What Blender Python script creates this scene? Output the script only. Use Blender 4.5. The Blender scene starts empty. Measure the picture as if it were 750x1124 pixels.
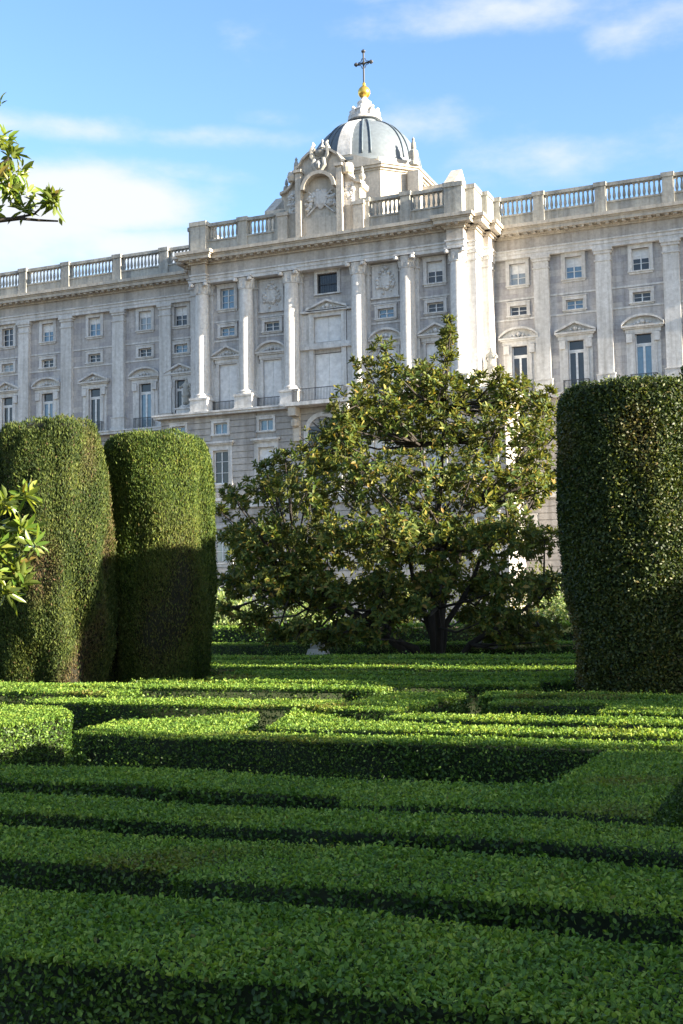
import bpy, math, random
import numpy as np
from mathutils import Vector, Matrix
S = bpy.context.scene
COL = S.collection
rng = np.random.default_rng(7)
random.seed(5)
R_ = math.radians

# ------------------------------------------------------------------ materials
def newmat(name):
    m = bpy.data.materials.new(name); m.use_nodes = True
    nt = m.node_tree
    return m, nt, nt.nodes['Principled BSDF'], nt.nodes['Material Output']
def nd(nt, t, **kw):
    n = nt.nodes.new(t)
    for k, v in kw.items(): setattr(n, k, v)
    return n
def ramp(nt, stops, src=None):
    n = nd(nt, 'ShaderNodeValToRGB')
    e = n.color_ramp.elements
    while len(e) < len(stops): e.new(0.5)
    for q, (p, c) in zip(e, stops): q.position = p; q.color = (*c, 1)
    if src is not None: nt.links.new(src, n.inputs[0])
    return n
def mixc(nt, fac, a, b, mode='MIX'):
    n = nd(nt, 'ShaderNodeMix', data_type='RGBA', blend_type=mode)
    for i, v in ((0, fac), (6, a), (7, b)):
        if hasattr(v, 'is_linked') or hasattr(v, 'links'): nt.links.new(v, n.inputs[i])
        elif i == 0: n.inputs[0].default_value = v
        else: n.inputs[i].default_value = (*v, 1)
    return n.outputs[2]
def noise(nt, vec, scale, detail=4, rough=.55):
    n = nd(nt, 'ShaderNodeTexNoise'); n.inputs['Scale'].default_value = scale
    n.inputs['Detail'].default_value = detail; n.inputs['Roughness'].default_value = rough
    if vec is not None: nt.links.new(vec, n.inputs['Vector'])
    return n
def stone(name, base, dark, bricks=None, streak=.5, bump=.25, rough=.85):
    m, nt, p, out = newmat(name)
    geo = nd(nt, 'ShaderNodeNewGeometry')
    mp = nd(nt, 'ShaderNodeMapping'); nt.links.new(geo.outputs['Position'], mp.inputs[0])
    mp.inputs['Scale'].default_value = (1, 1, .16)
    n1 = noise(nt, mp.outputs[0], .9, 5); n2 = noise(nt, geo.outputs['Position'], 3.5, 6, .65)
    r1 = ramp(nt, [(.35, dark), (.62, base)], n1.outputs[0])
    r2 = ramp(nt, [(.25, (.72, .70, .68)), (.7, (1.06, 1.06, 1.05))], n2.outputs[0])
    c = mixc(nt, streak, base, r1.outputs[0])
    c = mixc(nt, 1, c, r2.outputs[0], 'MULTIPLY')
    mp3 = nd(nt, 'ShaderNodeMapping'); nt.links.new(geo.outputs['Position'], mp3.inputs[0]); mp3.inputs['Scale'].default_value = (1, 1, .05)
    n3 = noise(nt, mp3.outputs[0], 2.6, 6, .6); r3 = ramp(nt, [(.36, (.83, .82, .80)), (.52, (1.02, 1.02, 1.02)), (.7, (1.07, 1.06, 1.05))], n3.outputs[0])
    c = mixc(nt, 1, c, r3.outputs[0], 'MULTIPLY')
    if bricks:
        sx = nd(nt, 'ShaderNodeSeparateXYZ'); nt.links.new(geo.outputs['Position'], sx.inputs[0])
        ad = nd(nt, 'ShaderNodeMath', operation='ADD'); nt.links.new(sx.outputs[0], ad.inputs[0]); nt.links.new(sx.outputs[1], ad.inputs[1])
        cb = nd(nt, 'ShaderNodeCombineXYZ'); nt.links.new(ad.outputs[0], cb.inputs[0]); nt.links.new(sx.outputs[2], cb.inputs[1])
        b = nd(nt, 'ShaderNodeTexBrick'); nt.links.new(cb.outputs[0], b.inputs[0])
        b.inputs['Scale'].default_value = 1; b.inputs['Brick Width'].default_value = bricks[0]; b.inputs['Row Height'].default_value = bricks[1]
        b.inputs['Mortar Size'].default_value = .014; b.inputs['Mortar Smooth'].default_value = .3
        b.inputs['Color1'].default_value = (1.1, 1.08, 1.05, 1); b.inputs['Color2'].default_value = (.80, .80, .84, 1); b.inputs['Mortar'].default_value = (.72, .71, .7, 1)
        c = mixc(nt, 1, c, b.outputs[0], 'MULTIPLY')
    nt.links.new(c, p.inputs['Base Color']); p.inputs['Roughness'].default_value = rough
    p.inputs['Specular IOR Level'].default_value = .25
    bp = nd(nt, 'ShaderNodeBump'); bp.inputs['Strength'].default_value = bump; bp.inputs['Distance'].default_value = .04
    nt.links.new(n2.outputs[0], bp.inputs['Height']); nt.links.new(bp.outputs[0], p.inputs['Normal'])
    return m
def plain(name, col, rough=.5, metal=0, spec=.5, ior=1.5):
    m, nt, p, out = newmat(name)
    tc = nd(nt, 'ShaderNodeTexCoord'); n = noise(nt, tc.outputs['Object'], 2.3, 5)
    r = ramp(nt, [(.3, tuple(c * .8 for c in col)), (.7, tuple(min(1, c * 1.1) for c in col))], n.outputs[0])
    nt.links.new(r.outputs[0], p.inputs['Base Color'])
    p.inputs['Roughness'].default_value = rough; p.inputs['Metallic'].default_value = metal
    p.inputs['Specular IOR Level'].default_value = spec; p.inputs['IOR'].default_value = ior
    return m
def leafmat(name, stops, alt, rough=.5, trans=.3, spec=.4, backcol=None, patch=1.6):
    """stops: ramp over a random number per leaf; alt: colour where the 'tint' face attribute is 1"""
    m, nt, p, out = newmat(name)
    geo = nd(nt, 'ShaderNodeNewGeometry')
    r = ramp(nt, stops, geo.outputs['Random Per Island'])
    at = nd(nt, 'ShaderNodeAttribute', attribute_name='tint')
    nb = noise(nt, geo.outputs['Position'], patch, 4, .6)
    pr = ramp(nt, [(.32, (.66, .74, .7)), (.5, (1, 1, 1)), (.68, (1.3, 1.16, 1.1))], nb.outputs[0])
    c = mixc(nt, at.outputs['Fac'], mixc(nt, 1, r.outputs[0], pr.outputs[0], 'MULTIPLY'), alt)
    if backcol: c = mixc(nt, geo.outputs['Backfacing'], c, backcol)
    nt.links.new(c, p.inputs['Base Color']); p.inputs['Roughness'].default_value = rough
    p.inputs['Specular IOR Level'].default_value = spec
    tr = nd(nt, 'ShaderNodeBsdfTranslucent')
    c2 = mixc(nt, 1, c, (1.5, 1.45, .5), 'MULTIPLY'); nt.links.new(c2, tr.inputs[0])
    mx = nd(nt, 'ShaderNodeMixShader'); mx.inputs[0].default_value = trans
    nt.links.new(p.outputs[0], mx.inputs[1]); nt.links.new(tr.outputs[0], mx.inputs[2]); nt.links.new(mx.outputs[0], out.inputs[0])
    return m

M = {}
M['lime'] = stone('limestone', (.68, .675, .67), (.46, .46, .46), streak=.7)
M['limewarm'] = stone('limestone_warm', (.57, .525, .46), (.36, .34, .31), streak=.6)
M['weathered'] = stone('weathered_limestone', (.47, .46, .42), (.24, .25, .25), streak=.85, bump=.5)
M['frieze'] = stone('frieze_stone', (.50, .47, .44), (.34, .325, .31), streak=.8)
M['grey'] = stone('grey_ashlar', (.51, .50, .50), (.38, .375, .38), bricks=(1.5, .62), streak=.6)
M['rust'] = stone('rusticated_granite', (.46, .44, .42), (.29, .28, .275), streak=.8)
M['blank'] = plain('white_shutter', (.72, .72, .72), .6)
M['white'] = plain('white_paint', (.74, .74, .74), .45)
M['dark'] = plain('dark_glass', (.035, .04, .05), .12, ior=1.6)
M['glass2'] = plain('curtained_glass', (.26, .30, .33), .1, ior=1.8)
M['glass'] = plain('sky_tinted_glass', (.10, .19, .28), .07, ior=1.9)  # blue of the reflected sky is put into the pane colour
M['iron'] = plain('black_iron', (.03, .032, .036), .5)
M['lead'] = plain('lead_sheet', (.105, .13, .155), .65)
M['leadrib'] = plain('lead_rib', (.085, .115, .145), .55)
M['gold'] = plain('gilded_metal', (.72, .47, .10), .3, metal=.8)
M['bark'] = stone('bark', (.05, .044, .038), (.025, .022, .02), streak=.7, bump=.8)
M['soil'] = stone('garden_soil', (.085, .065, .045), (.05, .04, .03), bump=.8)
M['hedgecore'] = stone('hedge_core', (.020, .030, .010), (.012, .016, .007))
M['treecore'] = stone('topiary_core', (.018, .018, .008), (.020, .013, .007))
BOX = [(0, (.054, .112, .021)), (.35, (.106, .198, .031)), (.75, (.172, .272, .042)), (1, (.26, .34, .065))]
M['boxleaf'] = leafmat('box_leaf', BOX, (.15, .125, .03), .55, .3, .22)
M['boxshade'] = leafmat('box_leaf_shade', [(0, (.018, .044, .009)), (.55, (.054, .115, .016)), (1, (.14, .235, .032))], (.06, .055, .02), .5, .2, .3)  # darker leaf for hedge sides: the shade of the faces is in the colour
M['yew'] = leafmat('cypress_spray', [(0, (.018, .034, .009)), (.5, (.042, .064, .014)), (1, (.100, .126, .026))], (.115, .068, .038), .65, .2, .2)
M['yewgreen'] = leafmat('cypress_spray_green', [(0, (.018, .038, .008)), (.5, (.048, .080, .014)), (1, (.115, .152, .024))], (.12, .09, .03), .65, .22, .2)
M['yewdark'] = leafmat('yew_leaf', [(0, (.014, .028, .008)), (.5, (.032, .054, .012)), (1, (.095, .115, .024))], (.14, .10, .035), .5, .22, .3)
M['magn'] = leafmat('magnolia_leaf', [(0, (.036, .064, .018)), (.5, (.070, .108, .024)), (.82, (.130, .155, .028)), (1, (.22, .20, .036))], (.24, .16, .04), .5, .32, .22, backcol=(.10, .11, .034))
M['magnlight'] = leafmat('magnolia_leaf_young', [(0, (.055, .12, .018)), (.5, (.11, .18, .025)), (.88, (.20, .235, .04)), (1, (.24, .17, .05))], (.24, .17, .05), .35, .4, .5, backcol=(.13, .17, .04))
M['pale'] = leafmat('pale_shrub_leaf', [(0, (.09, .16, .04)), (.5, (.19, .27, .08)), (1, (.36, .42, .2))], (.3, .3, .16), .5, .3, .3)

# ------------------------------------------------------------------ mesh helpers
class MB:
    def __init__(s): s.v = []; s.f = []; s.m = []
    def add(s, vs, fs, mi=0):
        n = len(s.v); s.v += [tuple(v) for v in vs]
        for f in fs: s.f.append(tuple(i + n for i in f)); s.m.append(mi)
    def box(s, x0, x1, y0, y1, z0, z1, mi=0):
        s.add([(x, y, z) for z in (z0, z1) for y in (y0, y1) for x in (x0, x1)],
              [(0, 2, 3, 1), (4, 5, 7, 6), (0, 1, 5, 4), (2, 6, 7, 3), (0, 4, 6, 2), (1, 3, 7, 5)], mi)
    def prism(s, pts, y0, y1, mi=0):            # outline in x,z (counter-clockwise seen from -y)
        n = len(pts)
        s.add([(x, y0, z) for x, z in pts] + [(x, y1, z) for x, z in pts],
              [tuple(range(n)), tuple(range(2 * n - 1, n - 1, -1))] + [(i, i + n, (i + 1) % n + n, (i + 1) % n) for i in range(n)], mi)
    def vprism(s, pts, z0, z1, mi=0):           # outline in x,y, ccw from above
        n = len(pts)
        s.add([(x, y, z0) for x, y in pts] + [(x, y, z1) for x, y in pts],
              [tuple(range(n - 1, -1, -1)), tuple(range(n, 2 * n))] + [(i, (i + 1) % n, (i + 1) % n + n, i + n) for i in range(n)], mi)
    def lathe(s, prof, c=(0, 0, 0), n=16, mi=0, sx=1, sy=1):
        vs = []
        for r, z in prof:
            for k in range(n):
                a = 2 * math.pi * k / n
                vs.append((c[0] + sx * r * math.cos(a), c[1] + sy * r * math.sin(a), c[2] + z))
        fs = []
        for j in range(len(prof) - 1):
            for k in range(n):
                k2 = (k + 1) % n
                fs.append((j * n + k, j * n + k2, (j + 1) * n + k2, (j + 1) * n + k))
        fs.append(tuple(range(n - 1, -1, -1))); fs.append(tuple(range((len(prof) - 1) * n, len(prof) * n)))
        s.add(vs, fs, mi)
    def tube(s, path, rad, n=8, mi=0):
        vs = []; P = [Vector(p) for p in path]
        for i, p in enumerate(P):
            d = (P[min(i + 1, len(P) - 1)] - P[max(i - 1, 0)]).normalized()
            a = d.orthogonal().normalized() if i == 0 else (a - a.dot(d) * d).normalized()
            b = d.cross(a)
            r = rad[i] if hasattr(rad, '__len__') else rad
            for k in range(n):
                t = 2 * math.pi * k / n
                vs.append(p + (a * math.cos(t) + b * math.sin(t)) * r)
        fs = [(j * n + k, j * n + (k + 1) % n, (j + 1) * n + (k + 1) % n, (j + 1) * n + k) for j in range(len(P) - 1) for k in range(n)]
        fs += [tuple(range(n - 1, -1, -1)), tuple(range((len(P) - 1) * n, len(P) * n))]
        s.add(vs, fs, mi)
    def mesh(s, name, mats, smooth=False):
        me = bpy.data.meshes.new(name); me.from_pydata(s.v, [], s.f)
        for m in (mats if isinstance(mats, (list, tuple)) else [mats]): me.materials.append(m)
        me.polygons.foreach_set('material_index', s.m)
        if smooth: me.polygons.foreach_set('use_smooth', [True] * len(s.f)); 
        if smooth == 'auto': me.set_sharp_from_angle(angle=R_(35))
        me.update(); return me
    def build(s, name, mats, parent=None, loc=(0, 0, 0), smooth=False):
        return link(name, s.mesh(name, mats, smooth), parent, loc)
def link(name, me, parent=None, loc=(0, 0, 0), rz=0, scale=None):
    o = bpy.data.objects.new(name, me); COL.objects.link(o); o.location = loc; o.rotation_euler = (0, 0, rz)
    if scale is not None: o.scale = scale
    if parent: o.parent = parent
    return o
def tag(o, label, cat, group=None, kind=None):
    if label: o['label'] = label
    if cat: o['category'] = cat
    if group: o['group'] = group
    if kind: o['kind'] = kind
    return o
def copy_tree(o, parent=None, loc=None):
    c = o.copy(); COL.objects.link(c)
    if parent: c.parent = parent
    if loc is not None: c.location = loc
    for ch in list(o.children): copy_tree(ch, c)
    return c

class NM:                                        # numpy mesh: quads/tris with a per-face 'tint'
    def __init__(s): s.v = []; s.f = []; s.mi = []; s.t = []; s.n = 0
    def add(s, v, f, mi, tint=0.):
        v = np.asarray(v, float).reshape(-1, 3); f = np.asarray(f, int)
        s.v.append(v); s.f.append(f + s.n); s.n += len(v)
        s.mi.append(np.full(len(f), mi)); s.t.append(np.broadcast_to(np.asarray(tint, float), (len(f),)))
    def addmb(s, mb, mi=0):
        n = s.n; s.v.append(np.array(mb.v, float)); s.n += len(mb.v)
        by = {}
        for f in mb.f: by.setdefault(len(f), []).append(f)
        for k, l in by.items():
            s.f.append(np.array(l, int) + n); s.mi.append(np.full(len(l), mi)); s.t.append(np.zeros(len(l)))
    def build(s, name, mats, parent=None, loc=(0, 0, 0)):
        me = bpy.data.meshes.new(name)
        V = np.concatenate(s.v)
        me.vertices.add(len(V)); me.vertices.foreach_set('co', V.astype(np.float32).ravel())
        L = np.concatenate([f.ravel() for f in s.f]); T = np.concatenate([np.full(len(f), f.shape[1]) for f in s.f])
        me.loops.add(len(L)); me.loops.foreach_set('vertex_index', L.astype(np.int32))
        me.polygons.add(len(T)); st = np.concatenate([[0], np.cumsum(T)[:-1]])
        me.polygons.foreach_set('loop_start', st.astype(np.int32))
        me.polygons.foreach_set('material_index', np.concatenate(s.mi).astype(np.int32))
        for m in mats: me.materials.append(m)
        a = me.attributes.new('tint', 'FLOAT', 'FACE'); a.data.foreach_set('value', np.concatenate(s.t).astype(np.float32))
        me.update(calc_edges=True); me.validate()
        return link(name, me, parent, loc)
def unit(a): return a / np.maximum(np.linalg.norm(a, axis=-1, keepdims=True), 1e-9)
class Wave:                                      # cheap smooth noise, about -1..1
    def __init__(s, freq, n=10, seed=0, stretch=(1, 1, 1)):
        r = np.random.default_rng(seed); s.k = unit(r.normal(size=(n, 3))) * freq * r.uniform(.5, 1.9, (n, 1)) * np.array(stretch); s.p = r.uniform(0, 6.28, n)
    def __call__(s, P): return np.sin(P @ s.k.T + s.p).sum(1) / math.sqrt(len(s.p)) * 1.1
def leaves(nm, P, A, N, L, W, mi, tint=0., fold=.25, six=False):
    """leaves at P along axis A with face normal near N; L, W arrays of length/width"""
    n = len(P); A = unit(A); B = unit(np.cross(N, A)); Nn = np.cross(A, B)
    L = np.broadcast_to(L, (n,))[:, None]; W = np.broadcast_to(W, (n,))[:, None]
    up = Nn * W * fold
    if six:
        v = np.stack([P, P + A * L * .3 + B * W * .45 + up, P + A * L * .68 + B * W * .42 + up * .8, P + A * L - Nn * L * .08,
                      P + A * L * .68 - B * W * .42 + up * .8, P + A * L * .3 - B * W * .45 + up], 1)
        i = np.arange(n)[:, None] * 6
        f = np.concatenate([i + np.array([[0, 3, 2, 1]]), i + np.array([[0, 5, 4, 3]])])
        t = np.broadcast_to(tint, (n,)); nm.add(v, f, mi, np.concatenate([t, t]))
    else:
        v = np.stack([P, P + A * L * .5 + B * W * .5 + up, P + A * L, P + A * L * .5 - B * W * .5 + up], 1)
        nm.add(v, np.arange(n)[:, None] * 4 + np.array([[0, 3, 2, 1]]), mi, tint)

# ------------------------------------------------------------------ box hedges
wav_h = Wave(1.6, 12, 3); wav_t = Wave(2.2, 12, 9); wav_f = Wave(9, 12, 4)
def inside(p, poly):
    x, y = p[:, 0], p[:, 1]; r = np.zeros(len(p), bool); n = len(poly)
    for i in range(n):
        (x0, y0), (x1, y1) = poly[i], poly[i - 1]
        c = ((y0 > y) != (y1 > y)) & (x < (x1 - x0) * (y - y0) / ((y1 - y0) or 1e-9) + x0)
        r ^= c
    return r
def offset(poly, d):
    n = len(poly); out = []
    for i in range(n):
        a, b, c = (np.array(poly[(i + k) % n], float) for k in (-1, 0, 1))
        e1 = (b - a) / np.linalg.norm(b - a); e2 = (c - b) / np.linalg.norm(c - b)
        n1 = np.array([e1[1], -e1[0]]); n2 = np.array([e2[1], -e2[0]])
        q = (n1 + n2) / (1 + n1 @ n2 + 1e-6); out.append(tuple(b - q * d))
    return out
def hedge(label, poly, h=.7, leaf=.025, dens=1., six=False, mats=('hedgecore', 'boxleaf', 'boxshade'), name='box_hedge', cat='hedge',
          group='clipped box hedges of the parterre', z0=0, wob=.009, drop=0.):
    area = sum(poly[i - 1][0] * poly[i][1] - poly[i][0] * poly[i - 1][1] for i in range(len(poly)))
    if area < 0: poly = poly[::-1]
    c = np.mean(poly, 0); q = [(x - c[0], y - c[1]) for x, y in poly]
    nm = NM(); core = offset(q, leaf * 2.6 + wob * 2.2)
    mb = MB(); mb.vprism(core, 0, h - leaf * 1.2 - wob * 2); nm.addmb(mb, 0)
    per = dens * 2.1 / (leaf * leaf * .5)
    # top
    lo, hi = np.min(q, 0), np.max(q, 0)
    n = int(per * np.prod(hi - lo)); p = rng.uniform(lo, hi, (n, 2)); p = p[inside(p, q)]
    P = np.c_[p, np.full(len(p), h)]; N = np.tile((0, 0, 1.), (len(P), 1)); Ps = [P]; Ns = [N]
    # sides
    for i in range(len(q)):
        a, b = np.array(q[i]), np.array(q[(i + 1) % len(q)]); l = np.linalg.norm(b - a)
        if l < .02: continue
        m = int(per * .8 * l * h); t = rng.random((m, 1)); z = h * rng.random(m) ** .8
        e = (b - a) / l; nn = np.array([e[1], -e[0]])
        rnd = np.clip((z - (h - .07)) / .07, 0, 1) ** 2 * .03      # a slightly rounded rim
        Ps.append(np.c_[a + (b - a) * t - nn * rnd[:, None], z]); Ns.append(np.tile((nn[0], nn[1], .15), (m, 1)))
    P = np.concatenate(Ps); N = unit(np.concatenate(Ns)); n = len(P)
    W = P + np.array([c[0], c[1], 0])
    P = P + N * (wav_h(W) * wob + wav_f(W) * wob * .45 + rng.normal(0, leaf * .33, n) - leaf * .3 - (N[:, 2] < .5) * (leaf * 2.2 * rng.random(n) ** 1.5))[:, None]
    side = 1 - N[:, 2]
    # ragged gaps on the sides: leave out leaves where the noise dips
    keep = (side < .5) | (wav_f(W * 1.3) > -.9) | (rng.random(n) < .5)
    P, N, W, side = P[keep], N[keep], W[keep], side[keep]; n = len(P)
    A = unit(N * rng.uniform(.0, .8, (n, 1)) + rng.normal(0, .7, (n, 3)) + np.array([0, 0, .25]) * side[:, None])
    FN = unit(N + rng.normal(0, .55, (n, 3)))
    L = leaf * rng.uniform(.6, 1.4, n) * (1 + .16 * np.clip(wav_f(W * .8 + 3), -1, 1)); wd = L * rng.uniform(.48, .68, n)
    old = wav_t(W * 1.5) * .5 + wav_f(W * .6) * .45
    tint = np.clip((old - .5) * 1.1, 0, .9) * (rng.random(n) < .7) + (rng.random(n) < .012) * .8
    tp = side < .5
    # a few taller shoots that escaped the last clipping
    sh = (rng.random(n) < .03) & (wav_h(W * 1.7) > -.1)
    P = P + N * (sh * leaf * rng.uniform(.5, 1.7, n))[:, None]
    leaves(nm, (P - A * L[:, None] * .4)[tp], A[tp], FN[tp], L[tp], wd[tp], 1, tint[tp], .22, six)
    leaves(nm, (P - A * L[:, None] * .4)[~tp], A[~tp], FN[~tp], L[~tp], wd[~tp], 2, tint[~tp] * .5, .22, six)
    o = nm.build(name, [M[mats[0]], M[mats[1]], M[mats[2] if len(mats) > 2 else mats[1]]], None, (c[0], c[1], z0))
    return tag(o, label, cat, group)
def strip(x0, x1, y0, y1): return [(x0, y0), (x1, y0), (x1, y1), (x0, y1)]

def garden():
    hedge('nearest broad box hedge along the bottom edge, clipped flat, small leaves clearly visible', strip(-3.6, .7, 2.83, 3.56), leaf=.0165, six=True, dens=.9)
    hedge('second box hedge from the bottom, its front stepping forward at a jog on the left',
          [(-4.8, 3.98), (-2.30, 3.98), (-2.30, 3.84), (.8, 3.9), (.8, 4.55), (-4.8, 4.53)], leaf=.018, six=True, dens=.9)
    hedge('third box hedge from the bottom, an unbroken narrow strip with no jog', strip(-5.7, .8, 4.87, 5.36), leaf=.0195)
    hedge('fourth box hedge, thicker on the right where it turns back at a wide corner',
          [(-6.6, 5.81), (-2.45, 5.81), (-2.35, 5.58), (-.86, 5.58), (-.9, 8.1), (-1.5, 8.1), (-1.5, 6.42), (-6.6, 6.40)], leaf=.0215)
    hedge('box hedge end at lower right edge, beyond the corner of the wide turn', [(-.45, 6.2), (1., 6.2), (1., 7.5), (-.45, 7.5)], leaf=.023)
    hedge('long box hedge with tall dark front face and sunlit top, square left end',
          [(-5.82, 8.26), (.8, 8.2), (.8, 8.58), (-4.62, 8.70), (-5.16, 10.3), (-6.08, 9.25)], leaf=.023)
    hedge('sunlit box hedge on the left with bright end face, square to the long dark-faced hedge', [(-9.8, 6.95), (-6.85, 6.95), (-6.85, 9.75), (-7.5, 10.5), (-9.8, 10.5)], leaf=.024)
    hedge('narrow sunlit box hedge just behind the long dark-faced hedge', [(-4.47, 9.03), (.8, 9.0), (.8, 9.40), (-3.04, 9.50), (-3.95, 9.74), (-4.9, 10.55)], leaf=.025)
    hedge('second narrow sunlit box hedge behind the long dark-faced hedge, ending at a pointed left tip', [(-3.82, 10.02), (.8, 9.88), (.8, 10.3), (-1.9, 10.42), (-3.7, 10.45)], leaf=.025)
    hedge('shaded box hedge running away from the viewer left of the pointed sunlit hedge', strip(-4.75, -3.92, 10.75, 13.0), leaf=.027)
    hedge('shaded box hedge across the left, dark front behind the square hedge end', [(-8.4, 11.05), (-4.85, 10.95), (-4.85, 11.7), (-8.4, 11.7)], leaf=.027)
    hedge('short box hedge with dark front face below the base of the big right topiary', [(-3.35, 11.7), (-2.1, 11.7), (-2.1, 10.85), (1, 10.85), (1, 12.2), (-3.35, 12.25)], leaf=.027)
    hedge('box hedge strip directly in front of the big right topiary', [(-3.75, 12.75), (-3.2, 12.75), (-3.15, 13.05), (-2.9, 13.05), (-2.85, 12.7), (1.2, 12.65), (1.2, 13.1), (-3.75, 13.35)], leaf=.03)
    hedge('sunlit box hedge strip just in front of the left topiary base', strip(-15, -8.1, 12.3, 13.0), leaf=.031)
    hedge('far box hedge row ending at the base of the left topiary', strip(-16.5, -5.2, 13.45, 14.1), leaf=.033)
    hedge('box hedge row ending at the left topiary base, on the right of it', strip(-9.3, -3.6, 14.55, 15.1), leaf=.035)
    rows = [('box hedge row running to the base of the second left topiary', -8.7, -3.4, 15.6, 16.2), ('box hedge row starting at the right flank of the second left topiary', -9.0, -3.2, 16.75, 17.4),
            ('box hedge row crossing behind both left topiaries, nearest of those rows', -22, 4.5, 18.6, 19.3), ('box hedge row midway between the topiaries and the magnolia', -22, 5, 20.3, 21.1),
            ('box hedge row nearest in front of the magnolia trunk', -24, 5, 22.4, 23.4), ('thin box hedge row behind the magnolia trunk', -26, 6, 31.6, 32.4)]
    for lb, x0, x1, y0, y1 in rows: hedge(lb, strip(x0, x1, y0, y1), leaf=.038 if y0 < 21 else .045, dens=.8)
    hedge('box hedge running away from the viewer at far right, beside the right topiary base', strip(-3.55, -2.95, 17.5, 22.3), leaf=.04, dens=.8)
    hedge('taller dark hedge at the back of the garden, behind the magnolia trunk', strip(-34, 8, 35.5, 36.5), h=1.15, leaf=.09, dens=.7)
    # unseen hedges added right of the picture to cast long shadows over the parterre
    tall = [('unseen hedge added for shade on the right, nearest to the viewer', 5.4, 6.4, -8, 8.16, 4.3), ('unseen hedge added for shade on the right, beyond the sunny gap', 5.4, 6.4, 10.75, 13.3, 3.5),
            ('unseen hedge added for shade at far right of the magnolia', 7.0, 8.2, 18.6, 36, 7.3)]
    for lb, x0, x1, y0, y1, h in tall:
        hedge(lb, strip(x0, x1, y0, y1), h=h, leaf=.11, dens=.55, mats=('treecore', 'yewdark'), name='shade_hedge', group='unseen hedges added to shade the parterre', wob=.05)

# ------------------------------------------------------------------ topiary columns
def topiary(label, x, y, prof, mat, seed, leafl=.085, dens=2300, brown=.5, rough=.05, kind='vertical'):
    """prof: list of (radius, height)"""
    w1 = Wave(2.6, 12, seed, (1, 1, .45)); w2 = Wave(11, 16, seed + 1, (1, 1, .28)); w3 = Wave(1.7, 12, seed + 2); w4 = Wave(5.5, 12, seed + 3, (1, 1, .5))
    rs = np.array([r for r, z in prof]); zs = np.array([z for r, z in prof])
    H = zs[-1]; nm = NM()
    nseg, nz = 56, 44
    zz = np.linspace(0, H, nz); rr = np.interp(zz, zs, rs)
    th = np.linspace(0, 2 * np.pi, nseg, endpoint=False)
    G = np.stack([np.outer(rr, np.cos(th)), np.outer(rr, np.sin(th)), np.outer(zz, np.ones(nseg))], -1).reshape(-1, 3)
    d = (w1(G) * rough * .6 + w2(G) * rough * 1.3) - .07
    rad = np.c_[G[:, 0], G[:, 1], np.zeros(len(G))]; G2 = G + unit(rad) * np.minimum(d, 0.2)[:, None]
    i = (np.arange(nz - 1)[:, None] * nseg + np.arange(nseg)[None]).ravel(); j = (np.arange(nz - 1)[:, None] * nseg + (np.arange(nseg)[None] + 1) % nseg).ravel()
    nm.add(G2, np.stack([i, j, j + nseg, i + nseg], 1), 0)
    top = np.r_[(nz - 1) * nseg + np.arange(nseg)]
    nm.add(np.r_[G2[top], [[0, 0, H]]], np.stack([np.arange(nseg), (np.arange(nseg) + 1) % nseg, np.full(nseg, nseg)], 1), 0)
    # sprays on the flank
    n = int(dens * 2 * math.pi * rs.mean() * H); z = rng.random(n) * H; r = np.interp(z, zs, rs)
    k = rng.random(n) < r / rs.max(); z, r = z[k], r[k]; n = len(z); t = rng.uniform(0, 2 * math.pi, n)
    P = np.c_[r * np.cos(t), r * np.sin(t), z]
    slope = np.interp(z, (zs[1:] + zs[:-1]) / 2, np.diff(rs) / np.maximum(np.diff(zs), 1e-3))
    N = unit(np.c_[np.cos(t), np.sin(t), -np.clip(slope, -2.5, 2.5)])
    off = w1(P) * rough * .6 + w2(P) * rough * 1.3
    bare = w4(P) * .6 + w3(P) * .5
    gap = np.clip((bare - (1.15 - brown)) * 1.5, 0, 1)
    keep = rng.random(n) > gap * .85
    P, N, off, z, gap, bare = P[keep], N[keep], off[keep], z[keep], gap[keep], bare[keep]; n = len(P)
    # top
    m = int(dens * math.pi * rs[-1] ** 2); q = np.sqrt(rng.random(m)) * rs[-1]; tt = rng.uniform(0, 6.28, m)
    P = np.r_[P, np.c_[q * np.cos(tt), q * np.sin(tt), np.full(m, H)]]; N = np.r_[N, np.tile((0, 0, 1.), (m, 1))]
    off = np.r_[off, rng.normal(0, .03, m)]; gap = np.r_[gap, np.zeros(m)]; bare = np.r_[bare, np.zeros(m)]; n = len(P)
    P = P + N * (off + rng.normal(0, .018, n) - gap * .05)[:, None]
    if kind == 'vertical':
        A = unit(np.array([0, 0, 1.]) * rng.uniform(.5, 1.1, (n, 1)) + N * rng.uniform(0, .6, (n, 1)) + rng.normal(0, .28, (n, 3)))
        FN = unit(N + rng.normal(0, .45, (n, 3))); L = leafl * rng.uniform(.6, 1.5, n); W = L * .33
    else:
        A = unit(N * rng.uniform(0, .8, (n, 1)) + rng.normal(0, .7, (n, 3))); FN = unit(N + rng.normal(0, .6, (n, 3))); L = leafl * rng.uniform(.7, 1.4, n); W = L * .5
    tint = np.clip((bare - .05) * .75, 0, 1) * (rng.random(n) < .75) * min(1, brown * 1.4) + (rng.random(n) < .03) * .7
    leaves(nm, P - A * L[:, None] * .4, A, FN, L, W, 1, np.clip(tint, 0, 1), .2)
    o = nm.build('topiary_crown', [M['treecore'], mat])
    root = bpy.data.objects.new('topiary_tree', None); COL.objects.link(root); root.location = (x, y, 0)
    o.name = 'crown'; o.parent = root; o.location = (0, 0, .04)
    mb = MB(); mb.tube([(0, 0, -.05), (.02, .01, .35), (0, .03, H * .5)], [.17, .13, .08], 10); mb.build('trunk', M['bark'], root, smooth=True)
    return tag(root, label, 'tree', 'clipped topiary columns')

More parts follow.
